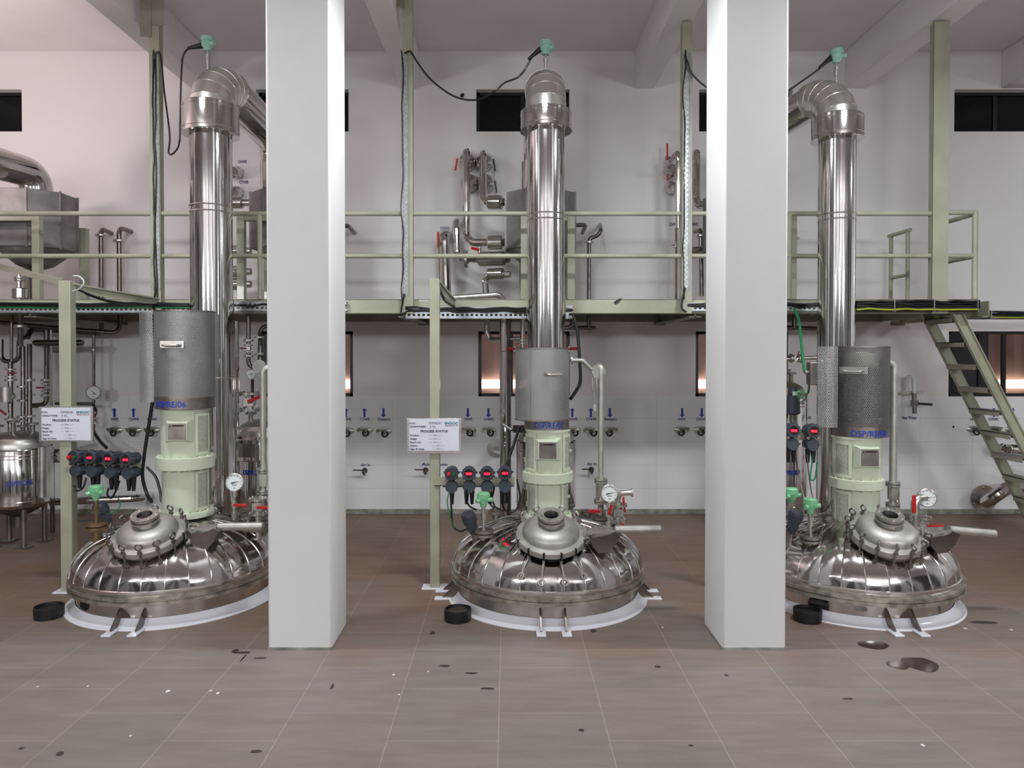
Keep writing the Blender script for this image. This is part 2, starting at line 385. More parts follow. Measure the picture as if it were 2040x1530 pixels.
xs = sorted({XL, XR} | {h[0] for h in holes} | {h[1] for h in holes}); zs = sorted({0, ZC} | {h[2] for h in holes} | {h[3] for h in holes})
wb = MB()
def wq(a, b, c, d): wb.add([a, b, c, d], [(0, 1, 2, 3)])
for i in range(len(xs)-1):
    for j in range(len(zs)-1):
        cx, cz = (xs[i]+xs[i+1])/2, (zs[j]+zs[j+1])/2
        if any(h[0] < cx < h[1] and h[2] < cz < h[3] for h in holes): continue
        for Y, o in ((YW, 1), (YW+.23, -1)):
            q = [(xs[i], Y, zs[j]), (xs[i+1], Y, zs[j]), (xs[i+1], Y, zs[j+1]), (xs[i], Y, zs[j+1])]
            wb.add(q[::o], [(0, 1, 2, 3)])
for a, b, c, d in holes:
    wq((a, YW, c), (b, YW, c), (b, YW+.23, c), (a, YW+.23, c)); wq((a, YW, d), (a, YW+.23, d), (b, YW+.23, d), (b, YW, d))
    wq((a, YW, c), (a, YW+.23, c), (a, YW+.23, d), (a, YW, d)); wq((b, YW, c), (b, YW, d), (b, YW+.23, d), (b, YW+.23, c))
WALL = structure('wall_back', wb, 'wall', flat=True)
structure('baseboard_back', MB().bb((XL, YW-.018, 0), (XR, YW, wz(1014))), 'curb')
nwin = 0
for k, (a, b, c, d) in enumerate(holes):
    nwin += 1; Y = YW+.1; t = .035; lower = k >= 5
    fr = MB()
    if lower: Y = YW+.02
    for p, q in (((a, Y, c), (a+t, Y+.05, d)), ((b-t, Y, c), (b, Y+.05, d)), ((a, Y, c), (b, Y+.05, c+t)), ((a, Y, d-t), (b, Y+.05, d))): fr.bb(p, q)
    st = [.36, .62] if lower else [.5]
    for s in st: fr.bb((a+(b-a)*s-.02, Y+.01, c), (a+(b-a)*s+.02, Y+.045, d))
    w = structure('window_%d' % nwin, fr, 'frame')
    if lower:
        MB().bb((a+t, Y+.024, c+t), (b-t, Y+.028, d-t)).build('pane', 'glass', w)
        if k == 9: MB().bb((a+t, Y+.03, c+t), (a+(b-a)*.46, Y+.034, d-t)).build('dark_pane', 'tint', w)
    else:
        MB().bb((a+t, Y+.024, c+t), (b-t, Y+.028, d-t)).build('pane', 'tint', w)
# things seen through the lower windows
sh = MB(); n = 260; Y0 = YW+1.6; z0, z1 = -.2, 3.0; vs = []; fs = []
for i in range(n+1):
    ph = i % 8; dy = (0, 0, 0, .03, .045, .045, .045, .03)[ph]
    vs += [(XL+(XR-XL)*i/n, Y0-dy, z0), (XL+(XR-XL)*i/n, Y0-dy, z1)]
    if i: fs.append((2*i-2, 2*i, 2*i+1, 2*i-1))
sh.add(vs, fs); structure('wall_outside', sh, 'sheet', flat=True)
for k, (a, b) in enumerate(los[1:]):
    x0, x1 = wx(a)*1.19, wx(b)*1.19  # glowing band in place of a lit white wall behind a gap
    MB().bb((x0, Y0-.1, 1.33), (x1, Y0-.06, 1.44)).bb((x0+.02, Y0-.09, 1.35), (x0+.06, Y0, 1.40)).build('wall_glow_band', 'wallglow', cat='lamp',
        label='glowing stand-in for a lit wall outside the low window '+['mostly hidden by the left pillar', 'behind the middle reactor', 'beside the right pillar', 'behind the ladder'][k], group='glowing bands outside the low windows')
structure('trim_1', MB().bb((XL, Y0-.02, z1), (XR, Y0+.1, z1+.1)), 'frame')
# pillars, beams
def pillar(px0, px1, Yf, name, dep=.41):
    x0 = W(px0, 1290, Yf).x; x1 = W(px1, 1290, Yf).x
    p = structure(name, MB().bb((x0, Yf, 0), (x1, Yf+dep, ZC)), 'pillar', bevel=.012)
    return x0, x1
PL = pillar(534, 660.5, 4.33, 'trim_2'); PR = pillar(1440, 1565.5, 4.33, 'trim_3')
for i, x in enumerate((-3.85, -6.6, 4.2, 6.9)):
    structure('trim_%d' % (4+i), MB().bb((x-.2, 4.33, 0), (x+.2, 4.74, ZC)), 'pillar', bevel=.012) if abs(x) > 6 else None
zb = wz(176)
bx = [(-3.516, -3.30), (-1.19, -.975), (1.413, 1.64), (3.75, 3.99), (5.49, 5.75), (-5.9, -5.68), (7.9, 8.1), (-8.2, -8.0)]
for i, (a, b) in enumerate(bx):
    structure('trim_%d' % (20+i), MB().bb((a, 4.4, zb), (b, YW, ZC)), 'beam', bevel=.008)
structure('trim_40', MB().bb((XL, 4.36, 4.5), (XR, 4.7, ZC)), 'beam')
for i, x in enumerate((-5.9, -1.3, 1.5, 6.0)):
    structure('trim_%d' % (41+i), MB().bb((x-.2, -1.6, 0), (x+.2, -1.2, ZC)), 'pillar')
# dark smudges and specks on the room's faces are paint marks of the wall
def blob(cx, cy, cz, rx, rz, pl='y', n=9, seed=1):
    rnd = random.Random(seed); pts = []
    for i in range(n):
        a = 2*PI*i/n; k = .7+.5*rnd.random()
        if pl == 'y': pts.append((cx+rx*k*math.cos(a), cy, cz+rz*k*math.sin(a)))
        elif pl == 'z': pts.append((cx+rx*k*math.cos(a), cy+rz*k*math.sin(a), cz))
        else: pts.append((cx, cy+rx*k*math.cos(a), cz+rz*k*math.sin(a)))
    return pts
mk = MB()
for px, py, r, sd in ((921, 190, 5, 1), (1419, 855, 2.6, 2), (1899, 850, 2.6, 4)):
    p = W(px, py, YW-.002); mk.poly(blob(p.x, p.y, p.z, R(r, YW), R(r*.9, YW), seed=sd), (0, -1, 0), .003)
mk.build('dark_hole_mark', 'soot', WALL, flat=True)
# ------------------------------------------------------------------ reactors
YC = 5.36; XC = (-2.46, .30, 2.57)
SIDE = ('left', 'middle', 'right')
def bez(pts, n=5):
    return [(p.x, p.y) for p in smooth_path([Vector((a, b, 0)) for a, b in pts], n)]
def reactor(i):
    x0 = XC[i]; c = Vector((x0, YC, 0)); nm = SIDE[i]
    tail = ('with clamps closed round its manhole, left of the left pillar', 'with manhole clamps hanging open, between the two white pillars', 'with wide stained rim, right of the right pillar')[i]
    t = T('reactor_vessel', 'polished steel domed reactor vessel '+tail, 'reactor', c, 'reactor vessels sunk in the floor')
    MB().lathe(c, [(.645, .0), (.645, .15), (.66, .155), (.66, .0)], 72).build('skirt', 'satin' if i == 1 else 'mirror', t)
    rr = .715 if i < 2 else .735
    MB().lathe(c, [(.64, .15), (rr, .15), (rr, .174), (rr-.012, .176), (rr-.012, .182), (rr, .184), (rr, .205), (.66, .207)], 96).build('body_flange', 'rim', t)
    prof = bez([(.70, .205), (.703, .232), (.688, .30), (.655, .362), (.60, .418), (.52, .468), (.40, .512), (.26, .545), (.12, .558), (0.03, .56)], 4)
    NG = 30
    d = MB(); rnd = random.Random(11+i)
    for g in range(NG):
        a0 = 2*PI*g/NG; a1 = 2*PI*(g+1)/NG; vs = []; fs = []; k = len(prof); bul = rnd.uniform(-.004, .007); tw = rnd.uniform(-.006, .006)
        for s in range(4):
            a = a0+(a1-a0)*s/3; e = (0, bul, bul, 0)[s]
            for q, (r, z) in enumerate(prof):
                f = 1-.9*(r/.7)**6 if r > .69 else 1
                vs.append((x0+(r+e*f*min(1, r*2))*math.cos(a), YC+(r+e*f*min(1, r*2))*math.sin(a), z+e*.5*f+tw*f*math.sin(q*.45)*(1 if s in (1, 2) else 0)))
        for s in range(3):
            for q in range(k-1): fs.append((s*k+q, (s+1)*k+q, (s+1)*k+q+1, s*k+q+1))
        d.add(vs, fs)
    dome = d.build('dome_cladding', 'clad', t, ang=28)
    sm = MB()
    for g in range(NG):
        a = 2*PI*g/NG
        sm.sweep([(x0+(r+.001)*math.cos(a), YC+(r+.001)*math.sin(a), z+.001) for r, z in prof[4:-8]], .0045, 5)
    sm.lathe((x0, YC, 0), [(.700, .232), (.708, .236), (.708, .241), (.700, .246)], 96)
    sm.build('seam', 'seam', dome)
    # mounting bracket pairs at the front and the sides
    for a in ((-PI/2,) if i != 1 else (-PI/2, -.05, PI+.05)):
        for s in (-1, 1):
            ca, sa = math.cos(a), math.sin(a); tx, ty = -sa, ca
            o = Vector((x0+ca*.642+tx*.075*s, YC+sa*.642+ty*.075*s, 0)); e = Vector((ca, sa, 0))
            MB().poly([o+Vector((0, 0, .012)), o+e*.135+Vector((0, 0, .008)), o+e*.135+Vector((0, 0, .02)), o+e*.03+Vector((0, 0, .115)), o+Vector((0, 0, .13))], (tx, ty, 0), .012*s).build('support_lug', 'pipe', t, flat=True)
    # manhole
    tilt = math.radians(20); ax = Vector((0, -math.sin(tilt), math.cos(tilt))); C = Vector((x0+(.0, .0, .03)[i], 4.935, .512))
    MB().lathe(C-ax*.16, [(.27, -.03), (.285, .045), (.278, .05), (.262, .045), (.22, .0)], 56, ax).build('manhole_upstand', 'clad', t)
    MB().lathe(C-ax*.16, [(.2, .06), (.2, .16), (.232, .162), (.234, .178), (.23, .188)], 56, ax).build('manhole_neck', 'dark' if i == 1 else 'dull', t)
    lid = MB()
    pr = [(.2, .012), (.238, .012), (.24, .016), (.24, .05), (.236, .055), (.195, .058)]+bez([(.197, .058), (.193, .083), (.178, .107), (.145, .126), (.1, .135), (.06, .137)], 4)
    lid.lathe(C, pr, 64, ax); lidob = lid.build('manhole_lid', 'lid', t)
    sg = MB(); sg.ring(C+ax*.13, .058, .07, .05, ax); sg.ring(C+ax*.16, .05, .09, .016, ax, 40); sg.ring(C+ax*.184, .05, .09, .02, ax, 40)
    x, y, _ = frame_of(ax)
    sgo = sg.build('sight_glass_flange', 'satin', lidob)
    MB().lathe(C+ax*.19, [(0, 0), (.052, 0)], 32, ax).build('sight_glass', 'tint', lidob)
    for k in range(6):
        a = 2*PI*k/6+.3; q = C+(x*math.cos(a)+y*math.sin(a))*.073; bm = MB()
        bm.cyl(q+ax*.15, q+ax*.218, .0065, n=6); bm.cyl(q+ax*.2, q+ax*.211, .011, n=6); bm.build('flange_bolt', 'satin', lidob)
    ex = Vector((1, 0, 0)); fv = Vector((0, -math.cos(tilt), -math.sin(tilt)))
    if i == 1: angs = [-158, -130, -100, -70, -41, -14, 14, 41, 70, 130, 158]
    else: angs = [k*360/14+13-180 for k in range(14)]
    SL = []
    for dg in angs:
        a = math.radians(dg); e = ex*math.sin(a)+fv*math.cos(a); SL.append(e)
        if 72 < dg < 112: continue
        p = C+e*.232; m = MB(); sd = e.cross(ax)
        if i == 1 and abs(dg) < 101:
            q0 = C+e*.235-ax*.02; q1 = C+e*.305+Vector((0, 0, -.085)); d = (q1-q0).normalized()
            m.sweep([q0, (q0+q1)/2+e*.012, q1], .0068, 8); m.torus(q1+d*.02, .02, .0065, d.cross(sd), 18, 6); m.box(q0, (.016, .02, .04), (sd, e, ax))
        else:
            m.cyl(p-ax*.045+e*.012, p+ax*.085+e*.012, .0075, n=8); m.torus(p+ax*.105+e*.012, .021, .0065, sd if i == 2 else e, 18, 6)
            m.cyl(p+ax*.056+e*.012, p+ax*.07+e*.012, .017, n=6); m.box(p-ax*.03+e*.014, (.026, .03, .035), (sd, e, ax))
        m.build('swing_clamp', 'satin' if i == 1 else 'dull', t)
    # dark clamp slots in the lid rim
    for e in SL: MB().box(C+e*.2345+ax*.032, (.013, .018, .047), (e.cross(ax), e, ax)).build('clamp_slot', 'dark', lidob)
    # counterweight lever
    hx = C.x+.24; hz = .545; yh = 4.93+(.08 if i == 0 else 0)
    hm = MB(); hm.bar((hx-.02, yh-.03, hz+.03), (hx+.2, yh-.03, hz+.035), .012, .022); hm.bar((hx-.02, yh+.05, hz+.03), (hx+.2, yh+.05, hz+.035), .012, .022)
    hm.cyl((hx+.03, yh-.06, hz+.03), (hx+.03, yh+.08, hz+.03), .012, n=10); hm.cyl((hx-.01, yh-.05, hz+.01), (hx-.01, yh-.05, hz+.08), .01, n=10)
    hm.build('lid_hinge', 'satin', t)
    pts = [(hx+.03, yh+.06, hz-.0), (hx+.04, yh+.06, hz-.06), (hx+.08, yh+.06, hz-.105), (hx+.15, yh+.06, hz-.1), (hx+.2, yh+.06, hz-.045), (hx+.235, yh+.06, hz+.025), (hx+.19, yh+.06, hz+.04), (hx+.14, yh+.06, hz+.02)]
    MB().poly(pts, (0, -1, 0), .13).build('hinge_bracket', 'pipe', t, flat=True)
    sl = .0 if i != 2 else -.035
    lv = MB(); lv.cyl((hx+.2, yh, hz+.04), (hx+.52, yh+.0, hz+.045+sl), .028, n=20, bev=.006)
    lv.build('counterweight_handle', 'lid', t)
    # small nozzles behind the manhole
    for (a, r) in ((2.45, .5), (.75, .46), (.35, .5), (1.3, .53), (1.9, .5)):
        q = Vector((x0+r*math.cos(a), YC+r*math.sin(a), .47)); nz = MB(); nz.cyl(q, q+Vector((0, 0, .06)), .03, n=14); nz.flange(q+Vector((0, 0, .068)), (0, 0, 1), .062, .018, 6); nz.build('nozzle_flange', 'dull', t)
    # white coaming sealed to the floor
    g = T('floor_coaming', 'glossy white coaming ring on the floor round the %s reactor vessel' % nm, 'coaming', c, 'white coaming rings')
    prc = bez([(.664, .0), (.664, .055), (.672, .048), (.688, .026), (.71, .012), (.735, .006), (.738, .0)], 4)
    MB().lathe(c, prc, 96).build('ring', 'epoxy', g)
    for a in ((-PI/2,) if i != 1 else (-PI/2, -.05, PI+.05)):
        for s in (-1, 1):
            ca, sa = math.cos(a), math.sin(a); tx, ty = -sa, ca
            o = Vector((x0+ca*.67+tx*.082*s, YC+sa*.67+ty*.082*s, .006)); e = Vector((ca, sa, 0)); tv = Vector((tx, ty, 0))
            MB().box(o+e*.07, (.19, .062, .013), (e, tv, Vector((0, 0, 1)))).build('tab', 'epoxy', g, bevel=.004)
        if a == -PI/2 and i != 0:
            for s in (-1, 1): pass
    return t
REACT = [reactor(i) for i in range(3)]

def drive(i):
    "agitator drive: lantern, gearbox guard and perforated motor cover"
    nm = SIDE[i]; Y = (5.45, 5.45, 5.37)[i]
    cx = W((370, 1091, 1706)[i], 960, Y).x; c = Vector((cx, Y, 0))
    yz = {0: (618, 795, 815, 912, 937, 1010, 1026), 1: (693, 839, 857, 944, 964, 1020, 1034), 2: (690, 856, 872, 957, 977, 1046, 1062)}[i]
    z = [W(1010, y, Y-.15).z for y in yz]
    zt, zb_, zl, zf1, zf0, zb1, zb0 = z
    lab = ('topped by a tall perforated motor cover marked 06', 'with broad mesh cover marked 07 between the white pillars', 'with dark perforated cover marked 08 beside the ladder')[i]
    t = T('agitator_drive', 'pale green agitator drive '+lab, 'agitator drive', (cx, Y, zb0), 'agitator drives on the reactors')
    rl, ru, rf = (.165, .17, .205) if i == 0 else ((.148, .163, .188) if i == 1 else (.16, .165, .19))
    MB().lathe(c, [(.0, zb0-.03), (rf*.98, zb0-.03), (rf*.98, zb0+.005), (rf*.96, zb0+.012), (rl, zb0+.014)], 48).build('base_flange', 'pale', t)
    ll = MB().lathe(c, [(rl, zb0), (rl, zf0)], 48).build('lower_lantern', 'pale', t)
    MB().lathe(c, [(rl, zf0), (rf, zf0), (rf+.003, zf0+.004), (rf+.003, zf1-.004), (rf, zf1), (ru, zf1)], 48).build('middle_flange', 'pale', t)
    for k in range(16):
        b = MB()
        a = 2*PI*(k+.5)/16; q = c+Vector((math.cos(a), math.sin(a), 0))*(rf-.018)
        b.cyl((q.x, q.y, zf1-.002), (q.x, q.y, zf1+.009), .009, n=6); b.build('flange_bolt', 'pale', t); b = MB(); b.cyl((q.x, q.y, zf0-.009), (q.x, q.y, zf0+.002), .009, n=6); b.build('flange_bolt', 'pale', t); b = MB()
        q = c+Vector((math.cos(a), math.sin(a), 0))*(rf*.9); b.cyl((q.x, q.y, zb0+.01), (q.x, q.y, zb0+.025), .01, n=6); b.build('flange_bolt', 'pale', t)
    ul = MB().lathe(c, [(ru, zf1), (ru, zl-.02), (ru+.008, zl-.018), (ru+.008, zl)], 48).build('upper_lantern', 'pale', t)
    # curved mesh doors
    def door(r, z0, z1, a0, a1, par):
        zm = Vector((c.x, c.y, 0)); fr = MB(); fw = .022/r
        pr = lambda za, zb: [(r+.001, za), (r+.008, za), (r+.008, zb), (r+.001, zb), (r+.001, za)]
        S = lambda q, za, zb, x0, x1: q.lathe(zm, pr(za, zb), 8, (0, 0, 1), x0, x1)
        S(fr, z0, z0+.022, a0, a1); S(fr, z1-.022, z1, a0, a1); S(fr, z0, z1, a0, a0+fw); S(fr, z0, z1, a1-fw, a1)
        d = fr.build('lantern_door', 'pale', par)
        MB().lathe(zm, [(r+.004, z0+.02), (r+.004, z1-.02)], 10, (0, 0, 1), a0+fw*.8, a1-fw*.8).build('mesh_panel', 'mesh_g', d)
        hg = MB()
        for zz in (z0+(z1-z0)*.25, z0+(z1-z0)*.8):
            a = a0 if math.cos(a0) > -.5 else a1
            q = Vector((c.x+(r+.012)*math.cos(a1), c.y+(r+.012)*math.sin(a1), zz)); hg.cyl(q-Vector((0, 0, .018)), q+Vector((0, 0, .018)), .006, n=8)
        q = Vector((c.x+(r+.014)*math.cos(a0), c.y+(r+.014)*math.sin(a0), (z0+z1)/2)); hg.box(q, (.022, .022, .02))
        hg.build('latch', 'pale', d)
    # frame_of(z-axis): angles run with x = (−?) so measure them from the world
    fx, fy, _ = frame_of((0, 0, 1))
    def ang(deg):            # deg: 0 = facing the camera, + = to the right
        w = Vector((math.sin(math.radians(deg)), -math.cos(math.radians(deg)), 0)); return math.atan2(w.dot(fy), w.dot(fx))
    def D(r, za, zb, da, db, par):
        a, b2 = ang(da), ang(db)
        if b2 < a: a, b2 = b2, a
        if b2-a > PI: a, b2 = b2, a+2*PI
        door(r, za, zb, a, b2, par)
    ds = {0: [(22, 68)], 1: [(-80, -32), (38, 80)], 2: [(-62, -12)]}[i]
    off = (24, 0, -24)[i]
    for da, db in ds:
        D(ru, zf1+.012, zl-.035, da+off, db+off, ul); D(rl, zb0+.022, zf0-.014, da+off, db+off, ll)
    # name plate box
    da = {0: -14, 1: -3, 2: 22}[i]+off*.9; dr = math.radians(da); e = Vector((math.sin(dr), -math.cos(dr), 0)); tv = Vector((math.cos(dr), math.sin(dr), 0)); up = Vector((0, 0, 1))
    zc = zf1+(zl-zf1)*.55; bh = .17; bw = .19; rb = ru
    q = c+e*(rb-.02)+up*zc
    ins = [q-tv*bw/2-up*bh/2, q+tv*bw/2-up*bh/2, q+tv*bw/2+up*bh/2, q-tv*bw/2+up*bh/2]
    qo = q+e*.05; w2, h2 = bw*.36, bh*.38
    out = [qo-tv*w2-up*h2, qo+tv*w2-up*h2, qo+tv*w2+up*h2, qo-tv*w2+up*h2]
    pb = MB().add(ins+out, [(4, 5, 6, 7), (0, 1, 5, 4), (1, 2, 6, 5), (2, 3, 7, 6), (3, 0, 4, 7)]).build('name_plate_holder', 'pale', t, flat=True)
    MB().box(qo+e*.002, (w2*1.85, .004, h2*1.85), (tv, e, up)).build('name_plate', 'dull', pb)
    pt = MB()
    pt.poly([qo+e*.0045+tv*(-w2*.78)+up*h2*.55, qo+e*.0045+tv*(-w2*.58)+up*h2*.55, qo+e*.0045+tv*(-w2*.68)+up*h2*.82], e, .001)
    pt.box(qo+e*.005+up*h2*.68+tv*w2*.12, (w2*1.2, .001, h2*.16), (tv, e, up))
    pt.build('plate_print', 'dark', pb, flat=True)
    # steel band with the tag number
    gcx = W((369, 1089, 1714)[i], 800, Y).x; gc = Vector((gcx, Y, 0)); rg = (.213, .19, .192)[i]
    if i == 1: rg = .17
    MB().lathe(gc, [(rg*.8, zl), (rg, zl), (rg, zb_+.02), (rg*.8, zb_+.02)], 48).build('label_band', 'dull', t)
    tx = {0: 342, 1: 1095, 2: 1733}[i]; p = W(tx, (yz[1]+yz[2])/2, Y-.17)
    text(('DSP/RE/06', 'DSP/RE/07', 'DSP/RE/08')[i], (p.x, p.y, p.z), .042, 'blue', t, width=(.25, .235, .27)[i], rad=rg+.001, ctr=(gcx, Y), bold=.018)
    # perforated motor cover and motor
    mz = MB(); mz.lathe((gcx, Y, 0), [(.0, zb_), (.12, zb_), (.125, zt-.12), (.1, zt-.05), (0, zt-.04)], 32)
    for k in range(20):
        a = 2*PI*k/20; mz.box((gcx+.13*math.cos(a), Y+.13*math.sin(a), (zb_+zt)/2-.04), (.03, .005, (zt-zb_)*.6), rz=a)
    mz.build('motor', ('body', 'dull', 'mesh_g')[i], t)
    rm = (.213, .205, .19)[i]; mc = Vector((W((369, 1080, 1717)[i], 700, Y).x, Y, 0))
    cover = MB().lathe(mc, [(rm, zb_), (rm, zt), (rm-.004, zt), (rm-.004, zb_)], 64).build('motor_cover', ('perf', 'perf_l', 'perf_d')[i], t)
    tr = MB()
    for zz in (zb_, zt-.008): tr.ring((mc.x, Y, zz), rm-.006, rm+.003, .009, n=64)
    if i == 1:
        a = math.radians(-27); tr.bar((mc.x+rm*math.sin(a), Y-rm*math.cos(a), zb_), (mc.x+rm*math.sin(a), Y-rm*math.cos(a), zt), .006, .006)
    tr.build('cover_edge', 'dull', cover)
    if i != 1:
        xf, wd = (W(296, 700, Y-.05), .118) if i == 0 else (W(1648, 760, Y-.08), .135)
        fz0 = W(1010, 800 if i == 0 else 849, Y).z
        q0 = Vector((xf.x-wd/2, Y-.07, fz0)); q1 = Vector((xf.x+wd/2, Y-.105, fz0)); hz = zt-fz0
        vs = []; us = []
        for k in range(9):
            s = k/8; q = q0.lerp(q1, s)+Vector((0, -.02*math.sin(PI*s), 0)); vs += [q, q+Vector((0, 0, hz))]; us += [(s*wd, 0), (s*wd, hz)]
        MB().add(vs, [(2*k, 2*k+2, 2*k+3, 2*k+1) for k in range(8)], [[us[2*k], us[2*k+2], us[2*k+3], us[2*k+1]] for k in range(8)]).build('cover_flap', 'perf', t)
    # grab handle
    hp = {0: (343, 686), 1: (1102, 744), 2: (1707, 738)}[i]; hw = (.115, .12, .13)[i]
    p = W(hp[0], hp[1], Y-rm); th = math.asin(max(-1, min(1, (p.x-mc.x)/rm))); e = Vector((math.sin(th), -math.cos(th), 0)); tv = Vector((math.cos(th), math.sin(th), 0))
    q = mc+e*rm+up*p.z
    hm = MB(); hm.pipe([q-tv*hw/2-e*.01, q-tv*hw/2+e*.045-up*.008, q+tv*hw/2+e*.045-up*.008, q+tv*hw/2-e*.01], .0075, bend=.02)
    if i != 1: hm.box(q+e*.003, (hw*1.5, .003, .05), (tv, e, up))
    hm.build('grab_handle', 'satin', cover)
    return t
DRIVES = [drive(i) for i in range(3)]

# ------------------------------------------------------------------ vapour risers
def riser(i):
    px, pr_, Y = ((421, .163, 5.85), (1087.5, .151, 5.85), (1667, .142, 5.85))[i]
    x = W(px, 450, Y).x; c = Vector((x, Y, 0)); r = pr_
    t = T('vapour_riser', 'tall polished steel vapour riser pipe with collar and bend, '+('left of the left pillar', 'between the white pillars', 'right of the right pillar')[i], 'pipe', (x, Y, .45), 'vapour riser pipes')
    ez = (3.74, 3.74, 3.66)[i]; cz0, cz1 = ((3.56, 3.80), (3.59, 3.755), (3.52, 3.71))[i]
    pipe_ = MB().lathe(c, [(r, .45), (r, ez)], 64).build('pipe', 'riser', t)
    s = MB()
    for zz in ((1.6, 2.93, 2.98) if i == 0 else (2.87, 2.915)):
        MB().torus((x, Y, zz), r+.001, .006, n=64, k=6).build('band', 'seam', pipe_)
    a = math.radians(40); s.sweep([(x+(r+.001)*math.sin(a), Y-(r+.001)*math.cos(a), .6), (x+(r+.001)*math.sin(a), Y-(r+.001)*math.cos(a), 3.5)], .0025, 6)
    s.build('long_seam', 'seam', pipe_)
    rc = r+.055
    MB().lathe(c, [(r, cz0+.01), (rc, cz0), (rc+.004, cz0), (rc, cz0+.01), (rc, cz1-.01), (rc-.012, cz1), (r, cz1+.002)], 64).build('flange_collar', 'mirror', t, ang=25)
    for zz in (cz0+.035, cz1-.035): MB().torus((x, Y, zz), rc, .0025, n=64, k=6).build('collar_bead', 'seam', t)
    # segmented elbow towards the wall, then the falling return pipe
    re = r+.012; RE = .27; ring_pts = []; K = 6
    hd = Vector(((.17, 1.15, 0), (0, 1, 0), (-.36, 1.15, 0))[i]).normalized(); lat = Vector((hd.y, -hd.x, 0))
    for k in range(K+1):
        a = math.radians((95 if i != 1 else 92)*k/K); ring_pts.append(c+hd*(RE-RE*math.cos(a))+Vector((0, 0, ez+RE*math.sin(a))))
    el = MB(); n = 48; vs = []; fs = []
    for k, p in enumerate(ring_pts):
        a = math.radians((95 if i != 1 else 92)*k/K); u = hd*-math.cos(a)+Vector((0, 0, math.sin(a)))
        for j in range(n):
            b = 2*PI*j/n; vs.append(p+u*(re*math.cos(b))+lat*(re*math.sin(b)))
    fs = [(k*n+j, k*n+(j+1) % n, (k+1)*n+(j+1) % n, (k+1)*n+j) for k in range(K) for j in range(n)]
    el.add(vs, fs); el.build('elbow', 'alu', t, ang=9)
    for k, p in enumerate(ring_pts):
        s = MB()
        a = math.radians((95 if i != 1 else 92)*k/K); s.torus(p, re+.0005, .002, hd*math.sin(a)+Vector((0, 0, math.cos(a))), 48, 6); s.build('elbow_seam', 'seam', t)
    p0 = ring_pts[-1]; p1 = c+hd*1.18+Vector((0, 0, (3.86, 3.95, 3.83)[i])); p2 = c+hd*1.22+Vector((0, 0, 3.36))
    MB().sweep(fillet([p0, p1, p2], .2, 8), r, 40).build('return_pipe', 'mirror', t)
    MB().lathe((p2.x, p2.y, 0), [(r*.8, 3.38), (r+.02, 3.38), (r+.02, 3.66), (r+.005, 3.67)], 40).build('end_collar', 'mirror', t)
    # temperature head on top of the bend
    hp = ((414, 88), (1087, 96), (1666, 113))[i]; Yh = 6.02; q = W(hp[0], hp[1], Yh); qb = W(((416, 1088, 1667)[i]), (137, 148, 161)[i], Yh)
    g = T('temperature_transmitter', 'small sea green temperature head on a stem above the '+SIDE[i]+' vapour riser', 'sensor', (qb.x, Yh, qb.z), 'temperature heads on the risers')
    hd = MB(); rh = .05
    hd.lathe((q.x, Yh, q.z-.055), [(0, 0), (.03, 0), (.035, .02), (rh, .035), (rh, .07), (rh*1.12, .072), (rh*1.12, .105), (rh*.95, .115), (0, .117)], 28); hd.cyl((q.x+.03, Yh-.02, q.z-.005), (q.x+.07, Yh-.04, q.z-.005), .018, n=14)
    hd.build('head', 'gpale', g)
    st = MB(); st.cyl((q.x, Yh, qb.z-.03), (q.x, Yh, q.z-.05), .008, n=10); st.cyl((q.x, Yh, q.z-.11), (q.x, Yh, q.z-.085), .017, n=6); st.cyl((q.x, Yh, q.z-.16), (q.x, Yh, q.z-.11), .013, n=10)
    st.build('stem', 'satin', g)
    dx = -1; gl = MB(); pa = Vector((q.x-.045, Yh, q.z-.01)); pb = pa+Vector((-.12 if i == 0 else -.1, -.01, -.03 if i == 0 else -.085))
    gl.cyl(pa, pb, .024, .011, 12); gl.build('cable_gland', 'black', g)
    wp = {0: [(383, 92, 6.02), (366, 108, 6.05), (361, 150, 6.05), (359, 240, 6.1), (357, 285, 6.1), (346, 305, 6.2), (336, 304, 6.25), (338, 268, 6.3), (327, 180, 6.35), (320, 112, 6.36), (312, 105, 6.36), (306, 120, 6.36)],
          1: [(1062, 108, 6.02), (1046, 138, 6.05), (1030, 155, 6.05), (1005, 165, 6.1), (985, 182, 6.1), (948, 199, 6.2), (905, 192, 6.25), (860, 160, 6.3), (832, 125, 6.34), (818, 103, 6.36), (806, 106, 6.36)],
          2: [(1632, 137, 6.02), (1600, 160, 6.08), (1560, 185, 6.15), (1500, 200, 6.2), (1420, 180, 6.3), (1381, 150, 6.36), (1370, 125, 6.36), (1365, 108, 6.37)]}[i]
    pts = [pb]+[W(*w) for w in wp]
    MB().sweep(smooth_path(pts, 6), .008, 8).build('sensor_cable', 'bcable', None, label='thin black sensor cable drooping from the green head on the '+SIDE[i]+' riser', cat='cable', group='sensor cables from the risers')
    return t
RISERS = [riser(i) for i in range(3)]
